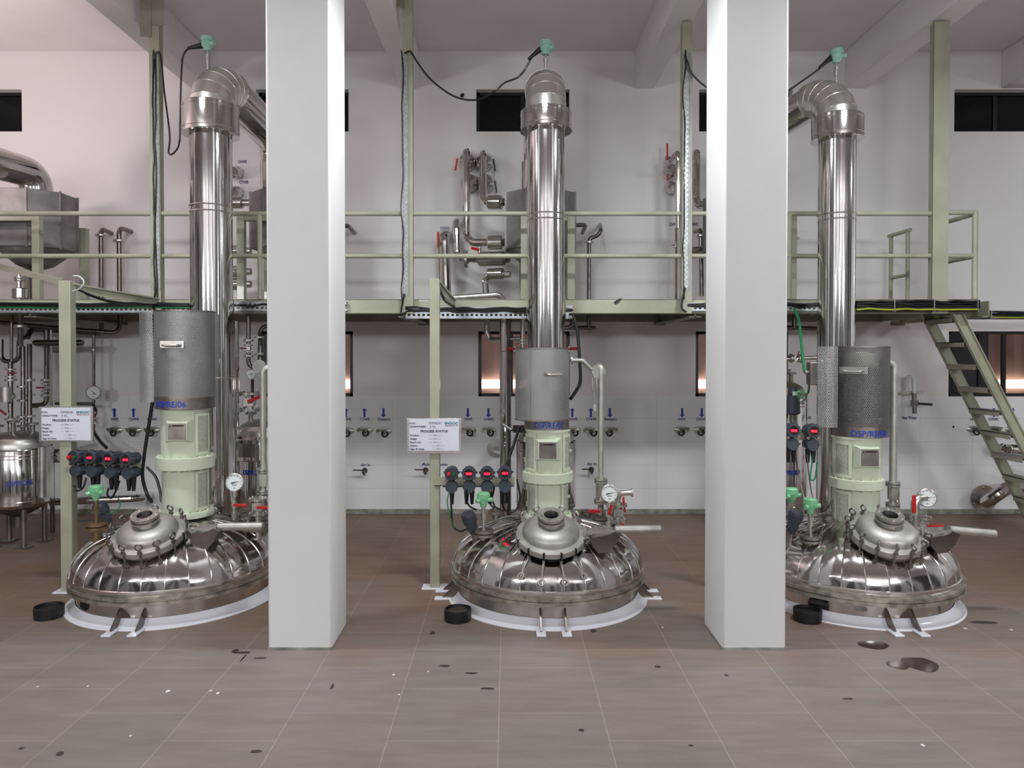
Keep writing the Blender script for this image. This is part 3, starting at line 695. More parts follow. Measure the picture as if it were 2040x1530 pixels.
# ------------------------------------------------------------------ platform, columns, rails
YD = 6.45
zd1 = W(1010, 596, YD).z; zd0 = W(1010, 625, YD).z
xe = W(1937, 596, YD).x
pf = T('platform', 'beige steel maintenance platform along the back wall carrying the condensers', 'platform', (0, 7.2, zd0))
MB().bb((XL, YD+.02, zd1-.012), (xe, YW-.005, zd1-.002)).build('deck_plate', 'dbeige', pf)
segs = [(None, 377), (467, 1049), (1127, 1634), (1703, None)]
fm = MB()
for a, b in segs:
    xa = XL if a is None else W(a, 600, YD).x; xb = xe if b is None else W(b, 600, YD).x
    fm.bb((xa, YD, zd0), (xb, YD+.012, zd1)); fm.bb((xa, YD, zd1-.01), (xb, YD+.06, zd1)); fm.bb((xa, YD, zd0), (xb, YD+.06, zd0+.008))
    for x, o in ((xa, a), (xb, b)):
        if o: fm.bb((x-.006, YD, zd0), (x+.006, YD+.2, zd1))
fm.bb((xe-.012, YD, zd0), (xe, YW-.01, zd1)); fm.build('front_channel', 'beige', pf, bevel=.003)
jm = [845, 1312, 1783, 245, -60]
for px in jm:
    x = W(px, 640, YW).x; j = MB(); j.bb((x-.055, YD+.02, zd0-.03), (x+.055, YW-.004, zd0-.02)); j.bb((x-.006, YD+.02, zd0-.03), (x+.006, YW-.004, zd1-.014)); j.bb((x-.055, YW-.1, zd0-.045), (x+.055, YW-.004, zd1-.014))
    j.build('cross_joist', 'dbeige', pf)
MB().bb((XL, YW-.06, zd0-.005), (xe, YW-.004, zd1-.014)).build('rear_channel', 'dbeige', pf)
sm = MB(); p = W(1231, 600, YD-.002); sm.poly([W(1222, 602, YD-.002), W(1226, 607, YD-.002), W(1234, 602, YD-.002), W(1240, 593.5, YD-.002), W(1233, 595, YD-.002)], (0, -1, 0), .002); sm.build('paint_smudge', 'soot', pf, flat=True)
def column(px, py1, nm, top, wide=.092, name='steel_column'):
    x = W(px, 400, YD).x; ztop = ZC if py1 is None else W(px, py1, YD).z
    ztop = min(ztop, zb) if py1 is not None else ZC
    t = T('steel_column', 'beige steel post rising from the platform edge, '+nm, 'column', (x, YD-.02, zd0), 'steel posts of the platform')
    h = wide/2; m = MB()
    m.bb((x-h, YD-.062, zd0), (x+h, YD-.054, ztop)); m.bb((x-h, YD-.002, zd0), (x+h, YD+.004, ztop)); m.bb((x-h, YD-.06, zd0), (x-h+.007, YD, ztop)); m.bb((x+h-.007, YD-.06, zd0), (x+h, YD, ztop))
    m.build('post', 'beige', t)
    return x
cols = []
cols.append(column(316, None, 'left of the left vapour riser', 1)); cols.append(column(814, None, 'second from the left, right of the left white pillar', 1))
cols.append(column(1365, 50, 'third from the left, just left of the right white pillar', 1)); cols.append(column(1866, 50, 'rightmost, by the ladder', 1, .14))
for k, (px, nm) in enumerate(((316, 'left'), (805, 'second'))):
    x = cols[k]; m = MB(); zt = W(px, 57 if k == 0 else 0, YD).z
    m.bb((x-.12, YD-.075, zt-.1), (x-.02, YD-.063, ZC)) ; m.bb((x-.02, YD-.07, zt), (x+.09, YD-.063, ZC))
    m.build('bracket_plate', 'dbeige', None, label='dark beige plate at the top of the %s' % ('leftmost steel post' if k == 0 else 'steel post beside the left pillar'), cat='bracket', bevel=.004)
zr1 = W(1010, 427, YD).z; zr0 = W(1010, 511, YD).z
def rail(xa, xb, lab, posts=()):
    t = T('guard_rail', lab, 'railing', ((xa+xb)/2, YD, zd1), 'platform guard rails')
    for z in (zr1, zr0): MB().cyl((xa, YD-.03, z), (xb, YD-.03, z), .021, n=14).build('rail', 'beige', t)
    for x in posts: MB().cyl((x, YD-.03, zd1), (x, YD-.03, zr1), .021, n=14).build('post', 'beige', t)
    return t
c0, c1, c2, c3 = cols
rail(XL, c0-.046, 'two beige tube rails left of the leftmost steel post', (-6.0,))
rail(c0+.046, c1-.046, 'two beige tube rails passing behind the left white pillar', (-2.2,))
rail(c1+.046, c2-.046, 'two beige tube rails behind the middle reactor column', ())
rail(c2+.046, c3-.07, 'two beige tube rails behind the right pillar and right riser', (W(1570, 500, YD).x,))
g = T('guard_rail', 'boxy beige end railing at the right tip of the platform', 'railing', (xe, 6.65, zd1), 'platform guard rails')
Yb = 6.86; xi = W(1884, 500, Yb).x
for (a, b) in (((c3+.07, YD-.03, zr1+.01), (xe+.01, YD-.03, zr1+.01)), ((c3+.07, YD-.03, zr0), (xe, YD-.03, zr0)), ((xe, YD-.03, zr1), (xe, Yb, zr1)), ((xe, YD-.03, zr0), (xe, Yb, zr0))):
    MB().cyl(a, b, .021, n=14).build('rail', 'beige', g)
for y in (YD-.03, Yb): MB().cyl((xe, y, zd1), (xe, y, zr1+.015), .024, n=14).build('post', 'beige', g)
g = T('guard_rail', 'short beige hoop railing at the head of the ladder', 'railing', (4.06, 7.45, zd1), 'platform guard rails')
xh = 4.06
for y in (7.3, 7.62): MB().cyl((xh, y, zd1), (xh, y, zr1), .02, n=12).build('post', 'beige', g)
MB().cyl((xh, 7.26, zr1), (xh, 7.66, zr1), .021, n=12).build('rail', 'beige', g); MB().cyl((xh, 7.3, zd1+.31), (xh, 7.62, zd1+.31), .019, n=12).build('rail', 'beige', g)
# ladder
def lad():
    Yn, Yf = 6.5, 6.93
    a = W(1898, 612, Yn); b = W(2040, 893, Yn); d = (b-a); d.y = 0
    s = (a.z-.0)/-d.z; foot = a+d*s
    t = T('ladder', 'steep beige steel ladder with flat treads coming down from the right end of the platform', 'ladder', (foot.x, (Yn+Yf)/2, 0))
    for y in (Yn, Yf):
        p0 = Vector((a.x, y, a.z)); p1 = Vector((foot.x, y, .012)); MB().bar(p0, p1, .012, .085, (1, 0, .5)).build('stringer', 'beige', t)
        st = MB(); o = Vector((.036, 0, .018)); s2 = -1 if y == Yn else 1
        st.bar(p0+o+Vector((0, s2*.018, 0)), p1+o+Vector((0, s2*.018, 0)), .036, .008, (1, 0, .5)); st.bar(p0-o+Vector((0, s2*.018, 0)), p1-o+Vector((0, s2*.018, 0)), .036, .008, (1, 0, .5)); st.build('stringer_lip', 'beige', t)
    for py in (632, 681, 727, 774, 820, 866, 913, 960, 1006, 1050):
        z = W(1900, py, Yn).z
        if z < .05: continue
        f = (a.z-z)/-d.z; x = a.x+d.x*f
        m = MB(); m.bb((x-.06, Yn+.006, z-.006), (x+.06, Yf-.006, z)); m.bb((x-.06, Yn+.006, z-.045), (x-.054, Yf-.006, z)); m.bb((x+.054, Yn+.006, z-.045), (x+.06, Yf-.006, z)); m.build('tread', 'dbeige', t)
lad()
# ------------------------------------------------------------------ cable trays
def slotted(p0, p1, w, wdir, pitch=.036, rows=2, m=None, depth=.03, ndir=(0, -1, 0)):
    "strip with real slots from p0 to p1"
    m = m or MB(); p0 = Vector(p0); p1 = Vector(p1); u = (p1-p0); Ln = u.length; u /= Ln; wd = Vector(wdir); n = int(Ln/pitch); pt = Ln/n
    vs = []; idx = {}
    xs_ = []; edges = [0]
    rowh = w/(rows*2+1); 
    for k in range(n): xs_ += [k*pt, k*pt+pt*.45]
    xs_.append(Ln); ys = [k*rowh for k in range(rows*2+2)]
    def V(i, j):
        if (i, j) not in idx: idx[i, j] = len(vs); vs.append(p0+u*xs_[i]+wd*ys[j])
        return idx[i, j]
    fs = []
    for i in range(len(xs_)-1):
        for j in range(len(ys)-1):
            r = (j-1)//2
            if j % 2 == 1 and (i % 2 == 1) == (r % 2 == 0): continue
            fs.append((V(i, j), V(i+1, j), V(i+1, j+1), V(i, j+1)))
    m.add(vs, fs); nd = Vector(ndir)
    for e in (0, w): m.box((p0+p1)/2+wd*e-nd*(depth/2), (Ln, .003, depth), (u, wd, nd))
    return m
def vtray(k, px, py0, py1, lab, cables):
    cables -= 1; Y = YD-.0635; a = W(px, py1, Y); b = W(px, py0, Y); x = a.x
    t = T('cable_tray', lab, 'cable tray', (x, Y, a.z), 'upright cable trays on the steel posts')
    slotted((x-.028, Y, a.z), (x-.028, Y, b.z), .056, (1, 0, 0), .042, 2, None, .012, (0, 1, 0)).build('tray', 'gi', t, flat=True)
    rnd = random.Random(k)
    for c in range(cables):
        pts = [(x-.02+.014*c+rnd.uniform(-.012, .012), Y-.009-.002*(c % 2), b.z+.02-(b.z-a.z+.1)*q/14) for q in range(15)]
        MB().sweep(smooth_path(pts, 4), .0055, 7).build('clipped_cable', 'bcable', t)
    pts = [(x-.005, Y-.01, a.z+.02), W(px-5, py1+12, Y-.01), W(px-8, py1+35, Y-.01), W(px+2, min(py1+50, 622), Y-.02)]
    MB().sweep(smooth_path(pts, 6), .008, 8).build('cable_tail', 'bcable', t)
vtray(0, 313, 105, 578, 'slotted cable tray with black cables up the leftmost steel post', 3)
vtray(1, 807, 105, 590, 'slotted cable tray up the second steel post beside the left pillar', 2)
vtray(2, 1366, 105, 578, 'slotted cable tray up the third steel post beside the right pillar', 2)
def htray(pxa, pxb, pya, pyb, lab, cab, green=False):
    Y = YD-.05; a = W(pxa, pyb, Y); b = W(pxb, pyb, Y); w = W(pxa, pya, Y).z-a.z; Xa = XL if pxa < 0 else a.x
    t = T('cable_tray', lab, 'cable tray', ((Xa+b.x)/2, Y, a.z), 'cable trays along the platform edge')
    m = slotted((Xa, Y, a.z), (b.x, Y, a.z), w, (0, 0, 1), .042, 2, None, .05, (0, -1, 0)); m.bb((Xa, Y, a.z-.003), (b.x, Y+.055, a.z)); m.build('tray', 'gi', t, flat=True)
    for c in range(cab):
        rnd = random.Random(c*7+pxa); z0 = a.z+w*(.62+.42*c/max(1, cab))
        pts = [(Xa+(b.x-Xa)*q/12, Y-.008-.004*(c % 3), z0+rnd.uniform(-.01, .01)) for q in range(13)]
        MB().sweep(smooth_path(pts, 4), .009, 7).build('green_cable' if green and c == 0 else 'cable', 'gcable' if green and c == 0 else 'bcable', t)
htray(-300, 377, 605, 622, 'long slotted tray packed with black and green cables, platform edge left of the left riser', 6, True)
htray(467, 690, 601, 619, 'slotted tray under the platform edge running behind the left pillar', 1)
htray(808, 1049, 612, 634, 'bright slotted tray under the platform edge left of the middle riser', 3)
htray(1127, 1141, 608, 634, 'short stub of slotted tray just right of the middle riser', 1)
htray(1369, 1634, 604, 619, 'slotted tray under the platform edge behind the right pillar', 4)
# the heavy bundle at the right end
Y = YD-.06
def bundle(lab, pxa, pxb, py0, py1, Ya, n, cols_=('bcable',)):
    a = W(pxa, py1, Ya); b = W(pxb, py0, Ya)
    t = T('cable_bundle', lab, 'cable bundle', ((a.x+b.x)/2, Ya, a.z), 'cable bundles at the right end')
    MB().bb((a.x, Ya-.03, a.z-.006), (b.x-.05, Ya+.12, a.z-.002)).build('tray_base', 'dark', t)
    for c in range(n):
        rnd = random.Random(c+pxa); z = a.z+.006+(b.z-a.z)*(c % 5)/5+.004; y = Ya-.025+.022*(c//5)
        pts = [(a.x+(b.x-a.x)*q/10+(rnd.uniform(-.04, .02) if q == 10 else 0), y+rnd.uniform(-.004, .004), z+rnd.uniform(-.006, .006)) for q in range(11)]
        cm = 'bcable'
        if c == 0: cm = 'ygcable'
        elif c == 5: cm = 'gcable'
        MB().sweep(smooth_path(pts, 4), .0085, 7).build({'bcable': 'cable', 'ygcable': 'earth_wire', 'gcable': 'green_cable'}[cm], cm, t)
    for q in (.3, .62, .97):
        x = a.x+(b.x-a.x)*q; MB().bb((x-.005, Ya-.04, a.z-.01), (x+.005, Ya+.1, b.z+.012)).build('cable_tie', 'seam', t)
bundle('thick bundle of black cables on the platform edge right of the right riser', 1704, 1950, 599, 619, Y, 16)
bundle('lower black cable bundle running off to the right behind the ladder', 1850, 2250, 621, 634, 7.2, 10)
# ------------------------------------------------------------------ sign posts, boards
def signpost(i):
    Y = (5.4, 5.49)[i]; px, top = ((134, 560), (866.5, 556))[i]; p = W(px, top, Y); x = p.x; hw = R((11.5, 9.5)[i], Y)
    nm = ('left', 'middle')[i]
    t = T('sign_post', 'upright beige post with sloping arm to the platform, left of the %s reactor' % nm, 'post', (x, Y, 0), 'sign posts by the reactors')
    m = MB(); m.bb((x-hw, Y-.04, .01), (x+hw, Y+.035, p.z)); m.build('post', 'beige', t, bevel=.004)
    MB().bb((x-.1, Y-.06, .0), (x+.12, Y+.06, .012)).build('foot_plate', 'epoxy', t, bevel=.003)
    q = W((318, 905)[i], (596, 599)[i], YD-.03); a = Vector((x+hw*.6, Y+.0, p.z-.02))
    am = MB(); am.bar(a, q, .04, .012); am.bar(a+Vector((0, 0, -.03)), q+Vector((0, 0, -.03)), .008, .06); am.build('arm', 'beige', t)
    MB().sweep(smooth_path([a+Vector((0, .02, -.03)), a.lerp(q, .35)+Vector((0, .01, -.085)), a.lerp(q, .7)+Vector((0, .01, -.075)), q+Vector((0, 0, -.05))], 6), .011, 8).build('arm_cable', 'bcable', t)
    if i == 0:
        m = MB(); m.bar(a+Vector((-.06, 0, .012)), W(-160, 492, Y+.3), .03, .045); m.build('side_arm', 'dbeige', t)
        pts = [W(146, 550, Y-.05), W(158, 551, Y-.06), W(167, 562, Y-.06), W(160, 574, Y-.05), W(146, 580, Y-.03)]; MB().sweep(smooth_path(pts, 6), .006, 8).build('white_cable_loop', 'wcable', t)
        MB().poly([a+Vector((-hw*2, -.01, -.0)), a+Vector((0, -.01, -.0)), a+Vector((0, -.01, -.14)), a+Vector((-hw*1.6, -.01, -.06))], (0, 1, 0), .008).build('gusset', 'beige', t, flat=True)
    # instrument bracket
    bz = W(px, (922, 957)[i], Y).z
    x1 = W((285, 1025)[i], 957, Y).x
    mm = MB(); mm.bb((x, Y-.05, bz-.035), (x1, Y-.042, bz+.035)); mm.bb((x, Y-.05, bz-.035), (x1, Y-.0, bz-.029)); mm.build('instrument_bracket', 'beige', t)
    # board
    box = ((78, 185, 810, 880), (810.5, 919, 833.5, 904))[i]; Yb_ = Y-.055
    a = W(box[0], box[3], Yb_); b = W(box[1], box[2], Yb_)
    s = T('status_board', 'white status board printed PROCESS STATUS on the %s sign post' % nm, 'sign', ((a.x+b.x)/2, Yb_, a.z), 'status boards')
    MB().bb((a.x, Yb_-.004, a.z), (b.x, Yb_+.012, b.z)).build('backing_plate', 'satin', s, bevel=.002)
    pw = ((83, 180, 812.5, 877), (815.5, 914, 834.5, 898))[i]; c = W(pw[0], pw[3], Yb_-.006); d = W(pw[1], pw[2], Yb_-.006)
    pp = MB().bb((c.x, Yb_-.0055, c.z), (d.x, Yb_-.0045, d.z)).build('paper_sheet', 'paper', s)
    w = d.x-c.x; h = d.z-c.z; yy = Yb_-.0062
    def ln(t_, u, v, cap, m_, wid, bold=.012): text(t_, (c.x+w*u, yy, d.z-h*v), h*cap, m_, pp, width=w*wid, bold=bold)
    ln('ID NO.:', .07, .135, .045, 'ink', .13); ln('CAPACITY/SIZE :', .18, .24, .05, 'ink', .34)
    ln(('DSP/RE/06', 'DSP/RE/07')[i], .52, .13, .07, 'pencil', .25, -.005); ln(('3 KL', '2 KL')[i], .48, .24, .06, 'pencil', .13, -.005)
    ln('ENDOC', .85, .135, .075, 'teal', .27, .03); ln('Lifecare Pvt. Ltd.', .85, .21, .03, 'rprint', .26)
    ln('PROCESS STATUS', .5, .385, .068, 'ink', .55, .025)
    for k, (s_, wd_) in enumerate((('Product', .18), ('Stage', .13), ('Batch No.', .22), ('Status', .145), ('Sign & Date', .28))):
        ln(s_, .02+wd_/2, .515+.107*k, .052, 'ink', wd_); ln('----- NA -----', .52+(.06 if k > 2 else 0), .51+.107*k, .04, 'pencil', .25, -.005)
    return x, Y, bz
POSTS = [signpost(0), signpost(1)]
# ------------------------------------------------------------------ field displays
def display(px, py, dpx, Y, lab, txt, turn=0):
    c = W(px, py, Y); r = .051 if Y > 5 else .05
    t = T('field_display', lab, 'display unit', c-Vector((0, -.06, .15)), 'field display units')
    e = Vector((math.sin(turn), -math.cos(turn), 0)); tv = Vector((math.cos(turn), math.sin(turn), 0)); up = Vector((0, 0, 1))
    if turn: r *= 1.0
    m = MB(); m.lathe(c-e*.12, [(0, 0), (r*.8, 0), (r*.86, .01), (r*.86, .07), (r, .075), (r, .112), (r*.93, .12), (r*.66, .12), (r*.62, .112)], 28, e)
    for k in range(12):
        a = 2*PI*k/12; q = c-e*.028+(tv*math.cos(a)+up*math.sin(a))*r; m.box(q, (.008, .03, .008), (tv, e, up))
    for sx_ in (-1, 1): m.cyl(c-e*.07+tv*sx_*r*.7, c-e*.07+tv*sx_*r*1.22, .008, n=8)
    hd = m.build('housing', 'body', t)
    if txt:
        MB().lathe(c-e*.006, [(0, 0), (r*.64, 0)], 24, e).build('window', 'dark', hd)
        sc = MB(); sc.box(c-e*.003, (r*.95, .002, r*.36), (tv, e, up)); sc.build('screen', 'redglow', hd)
        text(txt, c+e*.0008, r*.26, 'redled', hd, width=r*.75, bold=.02, right=tv, name='digits')
    else:
        MB().lathe(c-e*.004, [(0, 0), (r*.64, 0)], 24, e).build('cover', 'body', hd)
        q = c-tv*r*.36; MB().cyl(q-e*.006, q+e*.03, r*.3, r*.27, 18, .004).build('stop_button', 'red', hd); q = c+tv*r*.34; MB().cyl(q-e*.006, q+e*.012, r*.22, n=16).build('start_button', 'glowgreen', hd)
    # terminal box below with glands
    d = Vector((0, 0, -2*r)); q = c+d
    tb = MB(); tb.lathe(q-e*.12, [(0, 0), (r*.8, 0), (r*.84, .06), (r*.95, .062), (r*.95, .1), (r*.88, .108), (0, .108)], 10, e)
    for sx_ in (-1, 1): tb.cyl(q-e*.05+tv*sx_*r*.8, q-e*.05+tv*sx_*r*1.3, .007, n=8)
    tb.build('terminal_box', 'body', t)
    w = MB()
    for sx_ in (-1, 1): w.cyl(c-e*.03+tv*sx_*r*.72-up*r, c-e*.01+tv*sx_*r*.72-up*r, .012, n=8)
    w.build('lug', 'dull', t)
    gl = MB()
    for sx_ in ((0,) if not txt else (-.4, .4)):
        g0 = q-e*.06+tv*sx_*r-up*r*.7; gl.cyl(g0, g0-up*.1, .02, .012, 12)
    gl.build('cable_gland', 'black', t)
    MB().bar(c-e*.118-up*.01, c-e*.118-up*.13, .05, .012).build('mounting_plate', 'dbeige', t)
    return q
Yt = 5.33
dq = []
for k, (px, py, tx) in enumerate(((899, 944, ''), (934, 944, '325'), (970, 944, '322'), (1006, 943, '38.1'))):
    dq.append(display(px, py, 0, Yt, ('dark blue-grey control box with red and green buttons, on the middle bracket', 'round display showing 325 in red, beside the button box on the middle bracket', 'round display showing 322 in red, middle bracket', 'round display showing 38.1 in red, nearest the middle agitator drive')[k], tx))
dl = []
for k, (px, py, tx) in enumerate(((145, 911, ''), (177, 912, '30'), (214, 914, '3.5'), (249, 916, '81'))):
    dl.append(display(px, py, 0, 5.25, ('dark control box with red and green buttons, on the left bracket', 'round display showing 30 in red, second in the left row', 'round display showing 3.5 in red, third in the left row', 'round display showing 81 in red, nearest the left agitator drive')[k], tx, math.radians(-14)))
dr = []
for k, (px, py, tx) in enumerate(((1582, 858, '270'), (1622, 859, '46.1'))):
    dr.append(display(px, py, 0, 5.2, ('round display showing 270 in red, against the right edge of the right pillar', 'round display showing 46.1 in red, just left of the right agitator drive')[k], tx))
b = MB(); a = dr[0]; b.bb((a.x-.38, 5.32, a.z+.02), (a.x+.22, 5.33, a.z+.09)); b.bb((a.x-.38, 5.33, 0), (a.x-.32, 5.39, a.z+.09))
b.build('instrument_stand', 'beige', None, label='beige stand bar holding the display units behind the right pillar', cat='stand')
def cable(pts, lab, m='bcable', r=.007, grp=None, name='cable'):
    kw = dict(label=lab, cat='cable')
    if grp: kw['group'] = grp
    return MB().sweep(smooth_path(pts, 7), r, 8).build(name, m, None, **kw)
V3 = Vector
# middle bank cables
cable([W(899, 978, 5.35), W(899, 1010, 5.35), W(902, 1045, 5.35), W(915, 1058, 5.33), W(930, 1054, 5.3)], 'black cable looping down from the middle button box to the blue-grey junction')
cable([W(895, 978, 5.34), W(891, 1000, 5.34), W(897, 1030, 5.34), W(905, 1052, 5.34)], 'thin green earth wire below the middle button box', 'gcable', .004)
cable([W(930, 975, 5.34), W(927, 990, 5.34), W(935, 1008, 5.34), W(950, 1016, 5.33)], 'black cable from the 325 display curling to the green sensor head')
cable([W(985, 948, 5.45), W(984, 975, 5.45), W(978, 1005, 5.45), W(990, 1012, 5.45), W(1004, 1018, 5.45)], 'black cable hanging behind the 322 display')
cable([W(1000, 985, 5.34), W(1002, 1008, 5.36), W(1012, 1020, 5.4), W(1028, 1016, 5.4), W(1036, 990, 5.45), W(1030, 955, 5.5)], 'black cable loop between the 38.1 display and the middle agitator drive')
cable([W(1035, 850, 5.5), W(1022, 890, 5.5), W(1010, 925, 5.45), W(1000, 965, 5.42)], 'thick black power cable slanting down left of the middle drive', r=.011)
cable([W(1141, 625, 6.3), W(1150, 660, 6.2), W(1155, 720, 6.0), W(1156, 760, 5.8), W(1148, 778, 5.65), W(1137, 794, 5.52)], 'thick black cable hanging from the platform to the middle motor cover', r=.014)
cable([W(958, 994, 5.3), W(975, 992, 5.3), W(985, 1008, 5.3), W(978, 1018, 5.3)], 'black cable leaving the middle green sensor head')
# left bank cables
cable([W(148, 968, 5.3), W(152, 978, 5.28), W(165, 972, 5.27), W(172, 952, 5.28)], 'black cable loop under the left button box')
cable([W(304, 800, 5.4), W(296, 850, 5.4), W(287, 910, 5.4), W(284, 950, 5.4), W(293, 985, 5.4), W(302, 1000, 5.35)], 'thick black power cable hanging left of the left agitator drive', r=.013)
cable([W(292, 930, 5.42), W(310, 950, 5.42), W(318, 975, 5.4), W(322, 1000, 5.38)], 'black cable curving to the foot of the left drive', r=.01)
cable([W(216, 972, 5.28), W(214, 985, 5.27), W(222, 992, 5.27), W(232, 975, 5.28), W(238, 958, 5.28)], 'black cable loop under the left 3.5 display')
cable([W(225, 985, 5.3), W(236, 993, 5.3), W(239, 1008, 5.3), W(228, 1020, 5.28), W(214, 1023, 5.28)], 'thin green wire beside the left green sensor head', 'gcable', .004)
# right bank cables
cable([W(1585, 905, 5.25), W(1590, 940, 5.25), W(1600, 985, 5.2), W(1606, 1005, 5.15)], 'grey cable slanting from the 270 display to the green sensor head', 'dull', .006)
cable([W(1620, 905, 5.25), W(1616, 935, 5.25), W(1615, 955, 5.22), W(1624, 952, 5.22), W(1628, 920, 5.22)], 'green cable loop under the 46.1 display', 'gcable', .006)
cable([W(1608, 905, 5.25), W(1612, 950, 5.25), W(1621, 1000, 5.22), W(1640, 1050, 5.2)], 'grey cable dropping behind the right green sensor head', 'dull', .005)
cable([W(1582, 616, 6.3), W(1592, 640, 6.2), W(1597, 690, 6.0), W(1602, 735, 5.6), W(1606, 742, 5.5)], 'green sheathed cable hanging from the platform to the right motor box', 'gcable', .012)
cable([W(1612, 765, 5.42), W(1610, 782, 5.45), W(1600, 787, 5.8), W(1590, 783, 6.28)], 'dark cable between right motor box and blue actuator')
cable([W(1611, 768, 5.41), W(1606, 792, 5.45), W(1594, 801, 5.9), W(1588, 788, 6.28)], 'green cable drooping below the right motor box', 'gcable', .005)
# ------------------------------------------------------------------ motor terminal box right
p = W(1622, 744, 5.4); t = T('terminal_box', 'grey steel motor terminal box on the left of the right motor cover', 'junction box', (p.x, 5.4, p.z-.08))
m = MB().bb((p.x-.045, 5.36, p.z-.085), (p.x+.04, 5.44, p.z+.085)).build('box', 'dull', t, bevel=.006)
MB().bb((p.x+.035, 5.355, p.z-.095), (p.x+.05, 5.45, p.z+.1)).build('lid', 'satin', t, bevel=.004); MB().cyl((p.x-.07, 5.4, p.z+.01), (p.x-.04, 5.4, p.z+.01), .014, n=10).build('cable_gland', 'satin', t)
# ------------------------------------------------------------------ green level sensors on the vessels
def level(px, py, pfl, Y, lab, fm='dull', tube='satin'):
    q = W(px, py, Y); f = W(px+1, pfl, Y)
    t = T('level_sensor', lab, 'sensor', f, 'green level sensors on the vessels')
    m = MB(); r = .042
    m.lathe(q-V3((0, 0, .06)), [(0, 0), (.02, 0), (.024, .02), (r*.8, .035), (r*.9, .06), (r*1.05, .065), (r*1.05, .1), (r*.9, .108), (0, .11)], 24)
    m.cyl(q+V3((.02, -.01, -.005)), q+V3((.065, -.02, .0)), .016, n=12); m.cyl(q+V3((-.02, -.02, -.005)), q+V3((-.05, -.04, -.01)), .015, n=12)
    for k in range(10): a = 2*PI*k/10; m.box(q+V3((r*1.05*math.cos(a), r*1.05*math.sin(a), .02)), (.008, .008, .034), rz=a)
    m.build('head', 'green', t)
    m = MB(); m.cyl(f, q-V3((0, 0, .055)), .013, n=12); m.cyl(f+(q-f)*.35, f+(q-f)*.55, .018, n=6); m.build('stem', tube, t)
    m = MB(); m.flange(f, (0, 0, 1), .07, .018, 6); m.flange(f-V3((0, 0, .026)), (0, 0, 1), .07, .018, 6); m.cyl(f-V3((0, 0, .12)), f-V3((0, 0, .03)), .035, n=14); m.build('mounting_flange', fm, t)
level(963, 994, 1058, 5.15, 'bright green level sensor head on the middle vessel dome')
level(191, 980, 1044, 5.12, 'bright green level sensor on rusty flange, left vessel dome', 'brown', 'brown')
level(1614, 1006, 1070, 5.05, 'bright green level sensor at the right vessel, second from the pillar')
level(1577, 985, 1062, 5.25, 'bright green level sensor partly hidden behind the right pillar')
def junction(px, py, Y, lab, tilt):
    q = W(px, py, Y); e = V3((math.sin(tilt), -.25, math.cos(tilt))).normalized()
    t = T('junction_head', lab, 'junction box', q-V3((0, 0, .09)), 'blue grey junction heads')
    m = MB(); m.lathe(q-e*.09, [(0, 0), (.03, 0), (.034, .03), (.042, .035), (.042, .085), (.05, .09), (.05, .15), (.044, .165), (0, .168)], 24, e)
    m.build('body', 'body', t); m = MB()
    for k in (.095, .115, .135): m.ring(q-e*.09+e*k, .046, .053, .008, e, 24)
    m.build('ribs', 'body', t)
    MB().cyl(q-e*.2, q-e*.08, .026, n=14).build('nozzle', 'dull', t)
junction(937, 1040, 5.2, 'blue-grey ribbed junction head leaning left on the middle vessel', -.3)
junction(205, 1020, 5.3, 'blue-grey ribbed junction head behind the left green sensor', -.35)
junction(1582, 1038, 5.1, 'blue-grey ribbed junction head at the right pillar edge', .15)

q = W(1580, 798, 6.35); t = T('valve_actuator', 'blue-grey valve actuator with green gland on the tank beside the right pillar', 'actuator', q-V3((0, 0, .2)), None)
m = MB(); m.cyl(q-V3((0, 0, .12)), q+V3((0, 0, .05)), .062, .055, 20, .01); m.cyl(q+V3((0, 0, .05)), q+V3((0, 0, .12)), .045, .04, 20, .01); m.build('body', 'body', t)
MB().cyl(q+V3((.03, -.05, .06)), q+V3((.045, -.085, .06)), .035, n=18).build('gland_ring', 'green', t); MB().box(q+V3((-.01, -.052, .065)), (.03, .012, .035)).build('tag_plate', 'white', t); MB().cyl(q-V3((0, 0, .24)), q-V3((0, 0, .12)), .03, n=14).build('neck', 'dull', t)
# ------------------------------------------------------------------ gauges, vents and valves on the vessels
def gauge_face(mbroot, c, r, e, up, needle=12):
    tv = up.cross(e)*-1
    MB().lathe(c-e*.03, [(0, 0), (r*.9, 0), (r, .008), (r, .032), (r*.93, .036), (r*.9, .032)], 36, e).build('gauge_case', 'satin', mbroot)
    d = MB().lathe(c-e*.001, [(0, 0), (r*.91, 0)], 36, e).build('dial', 'dial', mbroot, flat=True)
    p = MB()
    for k in range(11):
        a = math.radians(225-27*k); q = c+(tv*math.cos(a)+up*math.sin(a))*r*.76; p.box(q, (.0025, .001, r*.13), ((tv*-math.sin(a)+up*math.cos(a)), e, (tv*math.cos(a)+up*math.sin(a))))
    p.box(c-up*r*.3, (r*.5, .001, r*.06), (tv, e, up)); p.box(c-up*r*.62, (r*.22, .001, r*.07), (tv, e, up)); p.build('dial_print', 'ink', d, flat=True)
    a = math.radians(-needle); v = tv*math.cos(a)+up*math.sin(a); w = e.cross(v)
    MB().poly([c+e*.002-v*r*.7, c+e*.002+w*.003, c+e*.002+v*r*.3+w*.005, c+e*.002+v*r*.42, c+e*.002+v*r*.3-w*.005, c+e*.002-w*.003], e, .001).build('needle', 'dark', d, flat=True)
